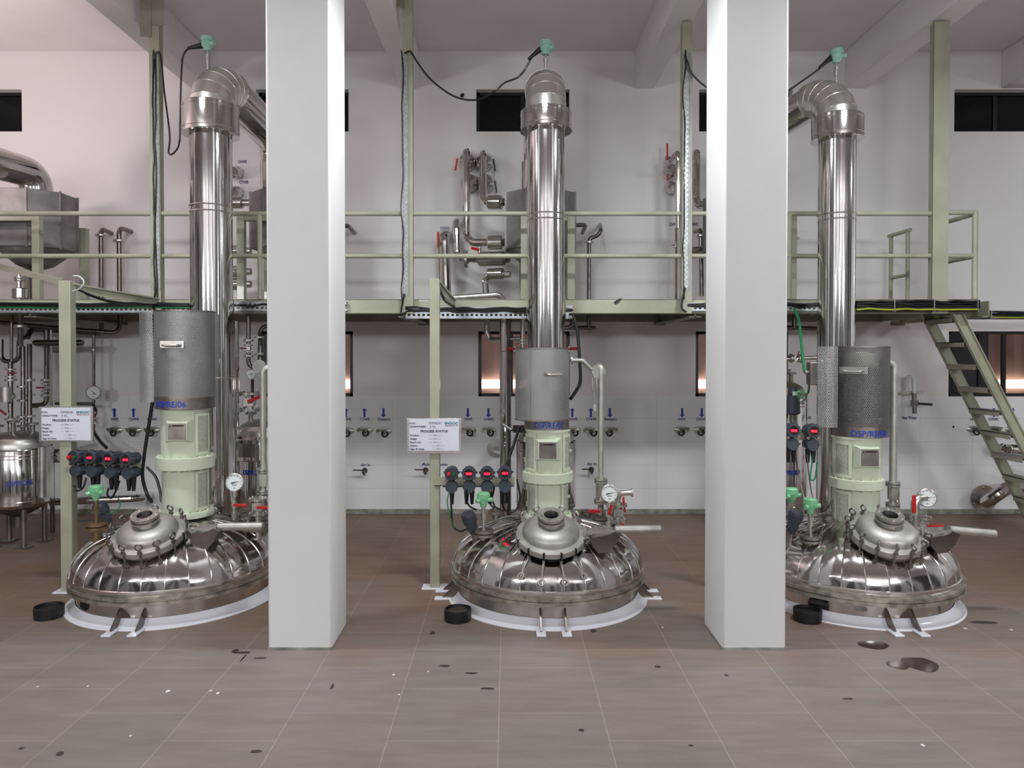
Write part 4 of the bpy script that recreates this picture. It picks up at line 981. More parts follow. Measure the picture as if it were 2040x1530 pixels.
def ballvalve(t, c, ax, s, hdir, hl=.12, red='red', fl=True):
    "flanged ball valve centred on c along ax with a lever"
    c = V3(c); x, y, z = frame_of(ax); m = MB(); m.cyl(c-z*s*1.3, c+z*s*1.3, s*.8, n=16); m.box(c, (s*1.9, s*1.9, s*1.5), (x, y, z))
    if fl:
        for k in (-1.5, 1.5): m.flange(c+z*s*k, z, s*1.9, s*.42, 6)
    v = m.build('valve', 'satin', t)
    hd = V3(hdir).normalized(); up = z.cross(hd).normalized()
    if up.y > 0: up = -up
    st = c+up*s*1.2; m = MB(); m.cyl(c, st+up*s*.4, s*.25, n=8); m.build('valve_stem', 'satin', v)
    MB().bar(st+up*s*.3+hd*s*.2, st+up*s*.3+hd*(hl), s*.62, s*.3, up).build('red_handle', red, v, bevel=.003)
def vessel_gauge(i):
    px, py, pb, Y, r = ((467, 961, 1036, 5.3, .066), (1214, 983, 1056, 5.25, .064), (1847, 992, 1075, 5.2, .066))[i]
    c = W(px, py, Y); b = W((467, 1212, 1828)[i], pb, Y)
    t = T('pressure_gauge', 'round white pressure gauge with red lever valve on the '+SIDE[i]+' vessel', 'gauge', b, 'pressure gauges on the vessels')
    e = V3(((.12, -1, .1), (0, -1, .12), (-.25, -1, .12))[i]).normalized(); up = (V3((0, 0, 1))-e*e.z).normalized()
    gauge_face(t, c, r, e, up)
    m = MB()
    if i < 2:
        m.cyl(b, c-V3((0, 0, r*.95)), .012, n=10); m.cyl(c-V3((0, 0, r*1.6)), c-V3((0, 0, r*1.05)), .022, n=8); m.cyl(b+V3((0, 0, .1)), b+V3((0, 0, .14)), .02, n=6); m.cyl(b+V3((0, 0, .02)), b+V3((0, 0, .06)), .022, n=10)
        m.build('stem', 'satin', t)
        hq = b+V3((0, -.02, .115)); MB().bar(hq, hq+V3((.1, -.005, 0)) if i == 0 else hq+V3((.022, -.01, .075)), .02, .009, (0, 1, 0)).build('red_handle', 'red', t, bevel=.003)
    else:
        m.pipe([b+V3((-.02, 0, .0)), b+V3((-.02, 0, .3)), c+V3((-.0, .0, .0))-e*.03], .03, bend=.06); m.build('elbow_pipe', 'satin', t)
        hq = b+V3((-.045, -.03, .2)); MB().bar(hq, hq+V3((0, 0, .13)), .028, .012, (0, 1, 0)).build('red_handle', 'red', t, bevel=.004)
    return t
for i in range(3): vessel_gauge(i)
def vent(i):
    px, py0, py1, Y = ((525, 735, 935, 5.5), (1197, 735, 955, 5.5), (1779, 722, 962, 5.45))[i]
    a = W(px, py0, Y); b = W(px, py1, Y); z0 = .47
    t = T('vent_pipe', ('upright pale vent pipe tight against the left pillar', 'upright steel vent pipe right of the middle agitator drive', 'upright steel vent pipe right of the dark right motor cover')[i], 'pipe', (b.x, Y, z0), 'vent pipes beside the drives')
    r = (.024, .021, .027)[i]; mt = 'lid'
    g = (None, W(1176, 735, Y), W(1752, 722, Y))[i]
    m = MB()
    if i == 1:
        m.pipe([b, (b.x, Y, a.z+.02), (b.x-.01, Y+.05, a.z+.02)], r, bend=.04); m.pipe([W(1137, 718, 5.45), W(1160, 718, 5.47), W(1178, 736, 5.5)], .016, bend=.03)
        m.flange(W(1139, 718, 5.45), (1, 0, 0), .03, .012, 6)
        q = W(1191, 740, Y+.03); m.lathe(q, [(0, -.02), (.05, -.02), (.055, 0), (.05, .02), (0, .02)], 24, (.2, -1, 0)); m.flange(q+V3((0, -.03, 0)), (.2, -1, 0), .055, .012, 8)
    elif i == 2: m.pipe([b, (b.x, Y, a.z), (b.x-.1, Y, a.z)], r, bend=.07)
    else:
        m.pipe([b, (b.x, Y, a.z), (b.x+.1, Y, a.z+.02)], r, bend=.05); q = W(517, 731, Y+.03); m.lathe(q, [(0, -.02), (.05, -.02), (.055, 0), (.05, .02), (0, .02)], 24, (-.3, -1, 0))
    m.build('pipe', mt, t)
    m = MB(); m.flange(b, (0, 0, 1), .05, .014, 6); m.flange(b-V3((0, 0, .018)), (0, 0, 1), .05, .014, 6)
    zb2 = b.z-.16; m.box((b.x, Y, (b.z+zb2)/2), (.055, .055, .09)); m.cyl((b.x, Y, zb2), (b.x, Y, b.z), .024, n=12)
    for s in (-1, 1): m.cyl((b.x+.035*s, Y-.02, zb2), (b.x+.035*s, Y-.02, b.z), .006, n=6)
    m.flange((b.x, Y, zb2), (0, 0, 1), .05, .014, 6); m.flange((b.x, Y, zb2-.018), (0, 0, 1), .05, .014, 6); m.build('sight_valve', 'satin', t)
    m = MB(); m.cyl((b.x, Y, z0-.1), (b.x, Y, zb2), .022, n=12); m.flange((b.x, Y, z0+.04), (0, 0, 1), .065, .02, 8); m.flange((b.x, Y, z0+.065), (0, 0, 1), .065, .016, 8); m.build('foot_flange', 'dull', t)
for i in range(3): vent(i)
def vstack(i, px, py, Y, lab, elbow, hdir):
    c = W(px, py, Y); t = T('valve_stack', lab, 'valve', (c.x, Y, .47), 'flanged valves on the vessels')
    ballvalve(t, c, (0, 0, 1), .036, hdir, .13)
    m = MB(); m.cyl((c.x, Y, .4), (c.x, Y, c.z-.05), .022, n=12); MB().flange((c.x, Y, .49), (0, 0, 1), .075, .02, 8).build('flange', 'dull', t)
    if elbow: MB().pipe([c+V3((0, 0, .05)), c+V3((0, 0, .14)), c+V3((.1*elbow, -.02, .15))], .02, bend=.05).build('elbow', 'satin', t); MB().flange(c+V3((.1*elbow, -.02, .15)), (1, 0, 0), .032, .01, 6).build('open_flange', 'satin', t)
    m.build('nozzle', 'satin', t)
vstack(0, 514, 1008, 5.35, 'steel flanged valve with red lever beside the left pillar', 0, (1, 0, 0))
vstack(1, 1231, 1020, 5.35, 'steel flanged valve right of the middle gauge with open elbow on top', 1, (-.15, -.3, 1))
vstack(2, 1836, 1045, 5.3, 'steel flanged valve with red lever under the right gauge', 0, (1, 0, .0))
def lever(a, b, lab, m='red', w=.026, flip=False):
    "small ball valve: body at b, lever reaching to a"
    a, b = (b, a) if flip else (a, b); t = T('ball_valve', lab, 'valve', b, 'small ball valves')
    MB().cyl(b+V3((0, .02, -w)), b+V3((0, .02, w)), w*.7, n=12).build('body', 'satin', t); MB().bar(a, b, w, .011, (0, 1, .3)).build('handle', m, t, bevel=.003)
vl = W(1195, 1019, 5.43)
lever(W(1172, 1018, 5.42), W(1196, 1019, 5.43), 'red lever pointing left at the foot of the middle vent pipe')
lever(W(1234, 1052, 5.2), W(1243, 1044, 5.2), 'short red lever sticking up right of the middle manhole')
lever(W(1866, 1062, 5.2), W(1868, 1079, 5.2), 'red lever hanging down beside the right valve stack')
m = MB(); m.pipe([W(1180, 752, 5.47), W(1180, 775, 5.47), W(1184, 790, 5.47)], .006); m.pipe([W(1188, 752, 5.46), W(1189, 775, 5.46), W(1185, 790, 5.47)], .006); m.cyl(W(1184, 788, 5.47), W(1185, 806, 5.47), .007, n=8); m.box(W(1185, 812, 5.47), (.02, .012, .05))
m.build('hanging_clamp', 'satin', None, label='steel clamp hanging beside the middle vent pipe', cat='clamp')
# ------------------------------------------------------------------ receiver tanks
def receiver(px, pyT, pyB, Y, r, lab, plate=None, tag=None, legs=True):
    x = W(px, 900, Y).x; zt = W(px, pyT, Y).z; zb2 = W(px, pyB, Y).z
    t = T('receiver_tank', lab, 'tank', (x, Y, 0), 'insulated receiver tanks'); c = V3((x, Y, 0))
    MB().lathe(c, [(r*.9, zb2-.03), (r, zb2), (r, zt), (r*.97, zt+.015)], 56).build('shell', 'mirror', t)
    s = MB()
    for zz in (zb2+.03, zt-.04, zt-.07): MB().torus((x, Y, zz), r+.001, .0035, n=56, k=6).build('band', 'seam', t)
    MB().lathe(c, [(r*.93, zt), (r*.93, zt+.05), (r*.9, zt+.07)]+bez([(r*.9, zt+.07), (r*.8, zt+.11), (r*.55, zt+.145), (r*.2, zt+.16), (0.01, zt+.162)], 4), 48).build('dished_head', 'satin', t)
    MB().lathe(c, [(r*.95, zb2), (r*.8, zb2-.05), (r*.4, zb2-.11), (.05, zb2-.14), (.045, zb2-.24), (.0, zb2-.24)], 40).build('cone_bottom', 'dull', t)
    if legs:
        for a in (.6, 2.54, 3.9, 5.5):
            q = V3((x+r*.72*math.cos(a), Y+r*.72*math.sin(a), 0)); m = MB(); m.cyl((q.x, q.y, .012), (q.x, q.y, zb2+.02), .024, n=12); m.box((q.x, q.y, .006), (.11, .11, .012)); m.build('leg', 'dull', t)
    for (dx, dy, h) in ((-.12, -.1, .16), (.04, -.12, .2), (.14, .0, .17), (-.02, .1, .14)):
        q = V3((x+dx, Y+dy, zt+.11)); m = MB(); m.cyl(q, q+V3((0, 0, h-.06)), .02, n=12); m.flange(q+V3((0, 0, h-.05)), (0, 0, 1), .05, .014, 6); m.build('nozzle', 'dull', t)
    if plate:
        p = W(plate[0], plate[1], Y-r*.9); m = MB(); m.bb((p.x-.11, p.y-.06, p.z-.1), (p.x+.11, p.y+.1, p.z+.1)); m.build('plate_holder', 'mirror', t, bevel=.006)
        MB().bb((p.x-.075, p.y-.064, p.z-.06), (p.x+.075, p.y-.06, p.z+.06)).build('name_plate', 'dull', t)
    if tag:
        p = W(tag[0], tag[1], Y-r); text(tag[2], (p.x, p.y, p.z), .045, 'blue', t, width=.2, rad=r+.002, ctr=(x, Y), bold=.018)
    return t
receiver(36, 893, 998, 6.75, .285, 'shiny insulated tank on tube legs at the far left edge', tag=(40, 965, 'DSP/RC/05'))
receiver(533, 868, 1008, 6.75, .29, 'shiny insulated tank with name plate, half hidden by the left pillar', plate=(497, 896), tag=(503, 942, 'DSP/RC/06'))
receiver(1088, 880, 1005, 6.75, .28, 'shiny insulated tank standing behind the middle agitator drive')
receiver(1545, 792, 1005, 6.75, .28, 'shiny insulated tank behind the right pillar edge', tag=(1575, 942, 'DSP/RC/08'))
# ------------------------------------------------------------------ condensers
def condenser(x, lab, z1=3.34, z0=2.80, fx=(-.16, .27), tag=None, group='condensers on the platform'):
    Y = 7.06; t = T('condenser', lab, 'condenser', (x, Y, zd1), group); ap = .335
    oc = []
    for k in range(8):
        a = PI/8+k*PI/4; oc.append((x+ap/math.cos(PI/8)*math.cos(a), Y+ap/math.cos(PI/8)*math.sin(a)))
    MB().poly([(a, b, z0) for a, b in oc], (0, 0, 1), z1-z0).build('block', 'plate', t, bevel=.006)
    m = MB()
    for k in range(8):
        a, b = oc[k]
        m.bb((a-.008, b-.008, z0-.01), (a+.008, b+.008, z1+.008))
    m.build('corner_bar', 'plate', t)
    MB().lathe((x, Y, 0), [(.2, z1), (.2, z1+.02), (.12, z1+.05), (.12, z1+.09), (0, z1+.09)], 24).build('top_head', 'dull', t)
    MB().lathe((x, Y, 0), [(ap*.95, z0), (ap*.9, z0-.03), (.16, z0-.15), (.05, z0-.19), (.05, zd1+.02), (0, zd1+.02)], 8).build('bottom_hopper', 'plate', t, flat=True)
    fr = MB(); xa, xb = x+fx[0], x+fx[1]; zz = W(1010, 437, 6.75).z
    for xx in (xa, xb):
        for yy in (6.68, 7.42): MB().bb((xx-.034, yy-.034, zd1), (xx+.034, yy+.034, zz+.03)).build('stand_leg', 'beige', t, bevel=.003)
    for yy in (6.68, 7.42): fr.bb((xa+.034, yy-.03, zz-.03), (xb-.034, yy+.03, zz+.03))
    fr.build('stand_beam', 'beige', t, bevel=.003)
    if tag: text(tag[0], W(tag[1], tag[2], 6.9), .05, 'blue', t, width=.28, bold=.012) if False else None
    return t
xm = W(1076, 450, 7.0).x
condenser(xm, 'grey octagonal block condenser on a beige stand behind the middle riser')
condenser(-2.13, 'grey block condenser on a beige stand partly behind the left pillar', fx=(-.33, .3))
condenser(2.3, 'grey block condenser on a beige stand hidden behind the right pillar', fx=(-.2, .34))
condenser(-4.62, 'big grey block condenser on a beige stand at the far left edge', fx=(-.3, .27))
# far left vapour pipe
t = T('vapour_riser', 'fat shiny insulated pipe sloping down to the far left condenser', 'pipe', (-4.5, 7.0, 3.4), 'vapour riser pipes')
a = W(-250, 262, 5.7); b = W(74, 372, 7.07)
MB().sweep(fillet([a, (b.x, 7.04, b.z+.12), (b.x+.0, 7.07, b.z-.15)], .24, 8), .145, 36).build('pipe', 'mirror', t)
q = W(78, 386, 7.0); MB().lathe((b.x, 7.07, 0), [(.1, q.z-.1), (.135, q.z-.1), (.135, q.z+.06), (.12, q.z+.075)], 32).build('end_collar', 'mirror', t)
# ------------------------------------------------------------------ pipework helper: everything in photo pixels + depth
def prun(lab, pts, rp, m='pipe', fl=(), sl=(), val=(), bend=None, grp=None, seg=5, beads=(), clamp=None):
    "pipe through px points; fl = flanges, sl = sleeves (a, b, r), val = ball valves (p, axis, hdir)"
    P = [W(*p) for p in pts]; r = R(rp, pts[0][2]); lo = min(P, key=lambda p: p.z)
    t = T('pipe_run', lab, 'pipe', lo, grp)
    MB().pipe(P, r, bend, 14, seg).build('pipe', m, t, ang=35 if m == 'pipe' or m == 'satin' else 20)
    for p, ax in fl:
        q = W(*p); MB().flange(q, ax, r*2.3, r*.7, 6).build('flange', 'satin', t)
    for a, b2, rr in sl:
        A = W(*a); B = W(*b2); Rr = R(rr, a[2]); MB().cyl(A, B, Rr, n=28, bev=Rr*.12).build('insulation_sleeve', 'clad', t)
    for p, ax, h in val: ballvalve(t, W(*p), ax, r*1.05, h, r*3.6, 'dred')
    if clamp:
        q = W(*clamp); MB().bb((q.x-.012, q.y, q.z-.012), (q.x+.012, YW, q.z+.012)).build('wall_clamp', 'dull', t)
    for p, ax in beads:
        MB().torus(W(*p), r+.001, .004, ax, 24, 6).build('band', 'seam', t)
    return t
Z = (0, 0, 1); X = (1, 0, 0)
def capdisc(px, py, rp, lab):
    p = W(px, py, YW-.12); rr = R(rp, YW); t = T('insulated_valve', lab, 'valve', (p.x, YW-.1, p.z-rr), 'insulated wall valves')
    MB().lathe((p.x, YW, p.z), [(rr*.6, 0), (rr*1.02, .005), (rr*1.05, .09), (rr*.9, .16), (rr*.45, .2), (0, .2)], 28, (0, -1, -.25)).build('insulation_box', 'clad', t, ang=25)
    return t, p, rr
for k, (px, py, s) in enumerate(((931, 316, 'upper left'), (964, 317, 'upper right'), (935, 360, 'lower left'), (967, 360, 'lower right'))):
    t, p, rr = capdisc(px, py, 17, 'shiny insulated wall valve, %s of the four left of the middle condenser' % s)
    if k in (0, 1, 3):
        sg = -1 if k == 0 else 1; a = V3((p.x+sg*rr*1.1, YW-.2, p.z-.02)); MB().bar(a, a+V3((sg*.02, 0, -.13)), .02, .008, (0, 1, 0)).build('lever', 'red' if k == 0 else 'black', t)
LAB = 'insulated steel pipe '
prun(LAB+'beside the middle condenser, longest of the pair', [(930, 306, 8.04), (929, 302, 7.45), (929, 484, 7.45), (1012, 483, 7.2)], 7.2, 'mirror', sl=[((972, 483.5, 7.22), (1001, 483, 7.2), 14)], beads=[((929, 330, 7.45), Z), ((929, 462, 7.45), Z)], bend=.13)
prun(LAB+'short of the pair, bending into the top of the middle condenser', [(963, 310, 8.04), (962, 306, 7.5), (962, 403, 7.45), (1016, 403, 7.2)], 6.8, 'mirror', sl=[((973, 403.5, 7.25), (1000, 403, 7.2), 14)], beads=[((962, 330, 7.5), Z), ((962, 378, 7.5), Z)], bend=.11)
prun(LAB+'with a rounded head dropping into the middle condenser valve', [(908, 446, 8.04), (909, 441, 7.6), (911, 516, 7.6), (1012, 516, 7.2)], 7.2, 'mirror', sl=[((955, 516, 7.3), (1005, 515, 7.2), 14.5)], fl=[((928, 516, 7.45), X)], bend=.1)
t = prun('slim insulated pipe below the CHWS lettering with a red lever on its left', [(886, 468, 8.04), (885, 464, 7.75), (889, 592, 7.75)], 9.5, 'mirror', bend=.11); a = W(873, 462, 7.75); MB().bar(a, a+V3((.0, 0, -.17)), .024, .01, (0, 1, 0)).build('red_handle', 'red', t, bevel=.003)
MB().cyl(W(874, 480, 7.74), W(876, 560, 7.74), .006, n=8).build('handle_rod', 'brown', t)
prun(LAB+'bending down from the lowest condenser sleeve behind the middle sign post', [(1016, 546, 7.2), (964, 547, 7.3), (969, 592, 7.3)], 7, 'mirror', sl=[((972, 546, 7.25), (1003, 545, 7.2), 11)], bend=.08)
lever(W(939, 494, 7.3), W(955, 498, 7.25), 'red lever valve under the long middle elbow pipe')
prun('pale steel tube sloping along the platform edge to a bright elbow, middle bay', [(903, 593, 6.7), (992, 587, 6.7), (1003, 596, 6.75), (1003, 640, 6.9)], 5.5, 'satin', bend=.05)
prun('long polished pipe dropping from the platform to the floor left of the middle drive', [(1003, 625, 6.9), (1003, 1076, 6.9)], 7.5, 'mirror', beads=[((1003, 818, 6.9), Z), ((1003, 700, 6.9), Z)])
prun('dull pipe behind the long polished pipe, left of the middle drive', [(1012, 630, 7.05), (1012, 1069, 7.05)], 6, 'pipe')
prun('stepped pipe with two elbows under the platform, in front of the middle low window', [(969, 625, 7.2), (970, 664, 7.2), (978, 677, 7.2), (1001, 677, 6.92)], 5.2, 'satin', bend=.04)
prun('flanged pipe dropping behind the middle motor cover', [(1041, 600, 7.0), (1041, 760, 7.0)], 4.6, 'satin', fl=[((1041, 678, 7.0), Z), ((1041, 684, 7.0), Z)])
prun('thin level pipe joining the flanged pipe across the middle low window', [(1012, 675.5, 7.05), (1041, 674, 7.02)], 3.4, 'satin')
for a, b, l in (((1007, 695), (1025, 695), 'red lever valve left of the top edge of the middle motor cover'), ((1134, 695), (1151, 694.5), 'red lever valve right of the top edge of the middle motor cover')):
    lever(W(a[0], a[1], 6.9), W(b[0], b[1], 6.9), l, flip=a[0] > 1100)
    MB().cyl(W((b if a[0] < 1100 else a)[0], 695, 6.9), W(1041, 695, 7.0), .012, n=10).build('branch_pipe', 'satin', bpy.data.objects['ball_valve.00%d' % (4 if a[0] < 1100 else 5)])
prun('thin bent tube above the middle receiver tank', [(1003, 830, 6.9), (999, 836, 6.65), (1004, 846, 6.6), (1020, 857, 6.55)], 2.8, 'alu')
MB().bb(W(1022, 862, 6.5), W(1052, 847, 6.62)).build('dark_cover_plate', 'dark', None, label='dark plate on the receiver head left of the middle drive', cat='plate')
prun('short shiny pipe with a round wall flange left of the long polished pipe', [(988, 893, 8.04), (990, 895, 7.5), (1004, 898, 7.4)], 8, 'mirror', fl=[((988, 893, 8.04), (0, 1, 0))], bend=.06)
prun('dark hooked pipe on the right side of the middle condenser', [(1125, 449, 7.2), (1167, 448, 7.3), (1160, 464, 7.6)], 4.2, 'pipe', bend=.07)
prun('slim upright pipe with flange and swan neck right of the middle condenser', [(1196, 448, 8.04), (1197, 458, 7.5), (1192, 469, 7.5), (1175, 475, 7.5), (1173.5, 484, 7.5), (1173, 654, 7.5)], 3.7, 'pipe', fl=[((1173, 483, 7.5), Z)], bend=.09)
prun('dark pipe stub dropping below the middle condenser, right side', [(1140, 494, 7.3), (1140, 652, 7.3), (1100, 653, 7.3)], 4, 'pipe', bend=.05, clamp=(1140, 560, 7.3))
prun('dark level pipe with a hooked end under the platform right of the middle riser', [(1105, 653, 7.5), (1188, 653, 7.5), (1175, 659, 7.7)], 4, 'pipe', bend=.05, clamp=(1160, 653, 7.5))
prun('stub of hooked pipe just right of the left pillar', [(640, 449, 7.6), (694, 450, 7.7), (706, 464, 8.04)], 4.5, 'pipe', bend=.08)
# right of the third post
prun(LAB+'dropping right of the third steel post towards the right condenser', [(1386, 312, 8.04), (1387, 304, 7.45), (1387, 408, 7.45), (1420, 412, 7.3)], 7.4, 'mirror', beads=[((1387, 328, 7.45), Z), ((1387, 386, 7.45), Z)], bend=.1)
t, p, rr = capdisc(1339, 335, 13, 'shiny insulated wall valve, upper one left of the third steel post'); MB().bar(V3((p.x-.06, YW-.15, p.z+.08)), V3((p.x-.06, YW-.15, p.z+.26)), .02, .008, (0, 1, 0)).build('lever', 'red', t)
t, p, rr = capdisc(1340, 369, 12, 'shiny insulated wall valve, lower one left of the third steel post'); MB().bar(V3((p.x-.06, YW-.15, p.z+.04)), V3((p.x-.055, YW-.15, p.z+.2)), .018, .008, (0, 1, 0)).build('lever', 'red', t)
prun(LAB+'curving out of the wall and down behind the third steel post', [(1338, 318, 8.04), (1349, 305, 7.6), (1352, 320, 7.6), (1352, 455, 7.6)], 6, 'mirror', bend=.08)
prun('shiny level pipe right of the third steel post', [(1376, 498, 7.3), (1425, 498, 7.3)], 7, 'mirror')
prun('thin rusty upright pipe with red lever left of the third steel post', [(1347, 455, 7.7), (1347, 613, 7.7)], 2.2, 'brown', val=[((1345, 489, 7.7), Z, (-1, 0, 0))])
prun('flanged elbow pipe between the third steel post and the right pillar', [(1385, 462, 7.9), (1396, 458, 7.5), (1398, 590, 7.5)], 4, 'pipe', fl=[((1397, 470, 7.5), Z)], bend=.06)
prun('dark swan neck pipe with a flange just right of the right pillar', [(1572, 458, 8.04), (1577, 450, 7.7), (1583, 452, 7.65), (1582, 654, 7.65)], 4.3, 'pipe', fl=[((1582, 475, 7.65), Z)], bend=.05)
prun('dark level pipe under the platform right of the right pillar', [(1555, 652, 7.65), (1628, 655, 7.65)], 4.5, 'pipe', clamp=(1600, 654, 7.65))
t = prun('short flanged valve pipe left of the right motor cover', [(1560, 715, 6.9), (1640, 712, 6.9)], 4, 'satin', fl=[((1575, 714, 6.9), X), ((1596, 714, 6.9), X)], val=[((1585, 714, 6.9), X, (.3, 0, 1))])
# left bay
def bigpipe(*a, **k): return prun(*a, **k)
prun('dark swan neck pipe on the left wall, nearer the condenser', [(223, 465, 8.04), (201, 455, 7.75), (202, 660, 7.75)], 4.2, 'pipe', fl=[((201, 469, 7.75), Z)], bend=.07)
prun('dark swan neck pipe on the left wall running down and left as a header', [(262, 462, 8.04), (237, 453, 7.75), (239, 664, 7.75), (140, 656, 7.6), (-60, 637, 7.3)], 4.4, 'pipe', fl=[((237, 480, 7.75), Z)], bend=.08)
prun('dark header pipe with drop leg and red valve behind the left sign post', [(200, 664, 7.75), (140, 660, 7.7), (62, 655, 7.6), (55, 672, 7.5)], 5, 'pipe', bend=.06)
prun('thick upright pipe with flanged red valve left of the left sign post', [(93, 656, 7.62), (93, 806, 7.62), (56, 809, 7.5)], 4.6, 'pipe', fl=[((93, 757, 7.62), Z), ((93, 787, 7.62), Z)], val=[((93, 772, 7.62), Z, (-1, 0, 0))], bend=.06, clamp=(93, 700, 7.62))
prun('bright thin tube right of the thick flanged pipe, left bay', [(102, 657, 7.6), (102, 808, 7.6)], 2.4, 'mirror')
prun('dark capped level pipe behind the left sign post', [(165, 683, 7.5), (72, 683, 7.45), (70, 683, 8.04)], 6.2, 'pipe')
prun('thin wall pipe feeding the left wall gauge', [(187, 662, 7.75), (187, 772, 7.75)], 2.7, 'pipe', fl=[((187, 697, 7.75), Z)])
c = W(186, 782, 7.72); t = T('pressure_gauge', 'grey wall pressure gauge on a thin pipe right of the left sign post', 'gauge', c-V3((0, 0, .08)), None)
gauge_face(t, c, .075, V3((.15, -1, 0)).normalized(), V3((0, 0, 1)), 140)
prun('dark elbow and valve under the left wall gauge', [(187, 797, 7.75), (187, 804, 7.75), (110, 804, 7.7)], 2.8, 'pipe', bend=.04)
prun('dark curled trap pipe with red lever below the left wall gauge', [(186, 806, 7.75), (192, 820, 7.7), (186, 832, 7.7), (186, 860, 7.7), (200, 880, 7.6), (212, 892, 7.5)], 3.2, 'pipe', val=[((190, 838, 7.68), Z, (.2, 0, 1))], bend=.05)
prun('U-shaped dark pipe trap at the far left', [(2, 676, 7.2), (2, 712, 7.2), (10, 720, 7.2), (30, 720, 7.2), (38, 712, 7.2), (38, 676, 7.2), (56, 670, 7.5)], 4.4, 'pipe', bend=.07)
prun('upright pipe with clamped valves, second from the left edge', [(46, 690, 7.1), (46, 870, 7.0)], 4, 'pipe', fl=[((44, 770, 7.05), Z), ((44, 798, 7.05), Z), ((44, 830, 7.0), Z), ((44, 838, 7.0), Z)])
prun('upright pipe with flanged joints left of the thick valve pipe', [(59, 686, 7.15), (59, 872, 7.0)], 4.3, 'pipe', fl=[((59, 757, 7.1), Z), ((59, 787, 7.1), Z), ((60, 829, 7.0), Z)])
prun('upright pipe with red union near the left picture edge', [(21, 722, 7.0), (21, 880, 6.9)], 4.6, 'pipe', fl=[((21, 757, 7.0), Z), ((22, 835, 6.9), Z)], val=[((21, 743, 7.0), Z, (1, 0, 0))])
prun('thin upright pipe below the far left condenser', [(23, 600, 7.0), (23, 720, 7.0)], 2.8, 'pipe')
prun('dark pipe with wide flange below the far left condenser hopper', [(40, 600, 6.9), (41, 690, 6.95)], 5, 'pipe', fl=[((40, 622, 6.9), Z), ((41, 650, 6.9), Z)])
c = W(20, 789, 6.9); t = T('pressure_gauge', 'small gauge with red tube among pipes at the left edge', 'gauge', c-V3((0, 0, .05)), None); gauge_face(t, c, .04, V3((0, -1, 0)), V3((0, 0, 1)), 60)
lever(W(-20, 786, 6.82), W(9, 786, 6.82), 'thick dark red lever valve at the left picture edge', 'dred', .07)
lever(W(-5, 813, 6.8), W(12, 826, 6.8), 'thin slanting dark red lever valve at the left edge above the tank', 'dred', .018)
prun('wide shiny horizontal pipe along the wall near the floor, left bay', [(100, 1000, 7.4), (280, 992, 7.6), (300, 985, 8.04)], 7.5, 'mirror', bend=.1)
prun('short fat shiny pipe between far left tank and left sign post', [(92, 906, 7.0), (122, 908, 7.1), (190, 890, 7.5)], 9, 'mirror', sl=[((96, 908, 7.0), (121, 908, 7.0), 13.5)])
prun('pale upright pipe beside the far left tank', [(85, 890, 6.6), (85, 990, 6.6)], 8, 'satin')
prun('dark upright pipe behind the left sign post foot', [(104, 905, 7.2), (105, 1061, 7.2)], 4, 'pipe')
t = prun('insulated pipe with jointed head on the far left condenser stand', [(26, 541, 6.9), (34, 536, 6.9), (38, 545, 6.9), (39, 596, 6.9)], 4, 'mirror', fl=[((39, 553, 6.9), Z), ((39, 558, 6.9), Z)], bend=.03, sl=[((40, 574, 6.9), (40, 595, 6.9), 14)])
for k, py in enumerate((404, 500, 541, 566)):
    q = W(474, py, 7.2); t = T('pipe_run', ('topmost', 'second', 'third', 'lowest')[k]+' shiny sleeve stub seen between the left riser and the condenser stand', 'pipe', q, 'sleeves of the left condenser')
    MB().cyl(W(463, py, 7.2), W(484, py, 7.2), R(12, 7.2), n=28, bev=.008).build('insulation_sleeve', 'clad', t); MB().cyl(W(440, py, 7.2), W(500, py, 7.2), R(7, 7.2), n=20).build('pipe', 'mirror', t)
for k, py in enumerate((338, 378)):
    t, p, rr = capdisc(466, py, 12, 'grey wall valve %s the CTWR lettering, right of the left riser' % ('above', 'below')[k])
prun('polished pipe standing right of the left riser from floor to platform', [(470, 640, 6.6), (470, 1000, 6.6)], 6, 'mirror')
prun('dark pipe close behind the left riser foot', [(457, 640, 6.2), (457, 985, 6.2)], 11, 'mirror')
prun('flanged pipe with red lever right of the left riser', [(495, 620, 6.7), (495, 727, 6.7), (510, 735, 6.7), (530, 736, 6.7)], 4.2, 'pipe', fl=[((495, 678, 6.7), Z), ((495, 709, 6.7), Z)], val=[((495, 694, 6.7), Z, (-1, 0, 0))], bend=.05)
prun('flanged pipe hugging the left pillar edge under the platform', [(560, 650, 6.8), (519, 650, 6.8), (517, 730, 6.7)], 4, 'pipe', fl=[((517, 672, 6.75), Z), ((516, 705, 6.7), Z)], bend=.06)
c = W(500, 745, 6.55); t = T('pressure_gauge', 'small dark gauge with red rim mark above the left bay tank', 'gauge', c-V3((0, 0, .05)), None); gauge_face(t, c, .046, V3((.1, -1, 0)).normalized(), V3((0, 0, 1)), 200)
MB().cyl(W(503, 757, 6.6), W(503, 800, 6.7), .014, n=10).build('stem', 'pipe', t)
t = T('valve_stack', 'clamped valve head on top of the left bay tank', 'valve', W(497, 815, 6.7), None); ballvalve(t, W(497, 800, 6.7), Z, .05, (1, 0, .4), .14)
# far right wall pipes
prun('shiny insulated elbow pipe on the wall at the right picture edge, upper', [(1990, 893, 8.04), (1998, 893, 7.7), (2110, 905, 7.6)], 9.5, 'mirror', beads=[((2010, 895, 7.68), X)], bend=.1)
prun('shiny insulated elbow pipe with wall disc at the right picture edge, lower', [(1962, 996, 8.04), (1966, 1000, 7.65), (1992, 982, 7.6), (2008, 970, 7.6), (2120, 970, 7.6)], 11.5, 'mirror', fl=[((1958, 992, 8.04), (0, 1, 0))], bend=.1, beads=[((2008, 972, 7.6), (1, 0, .3))])
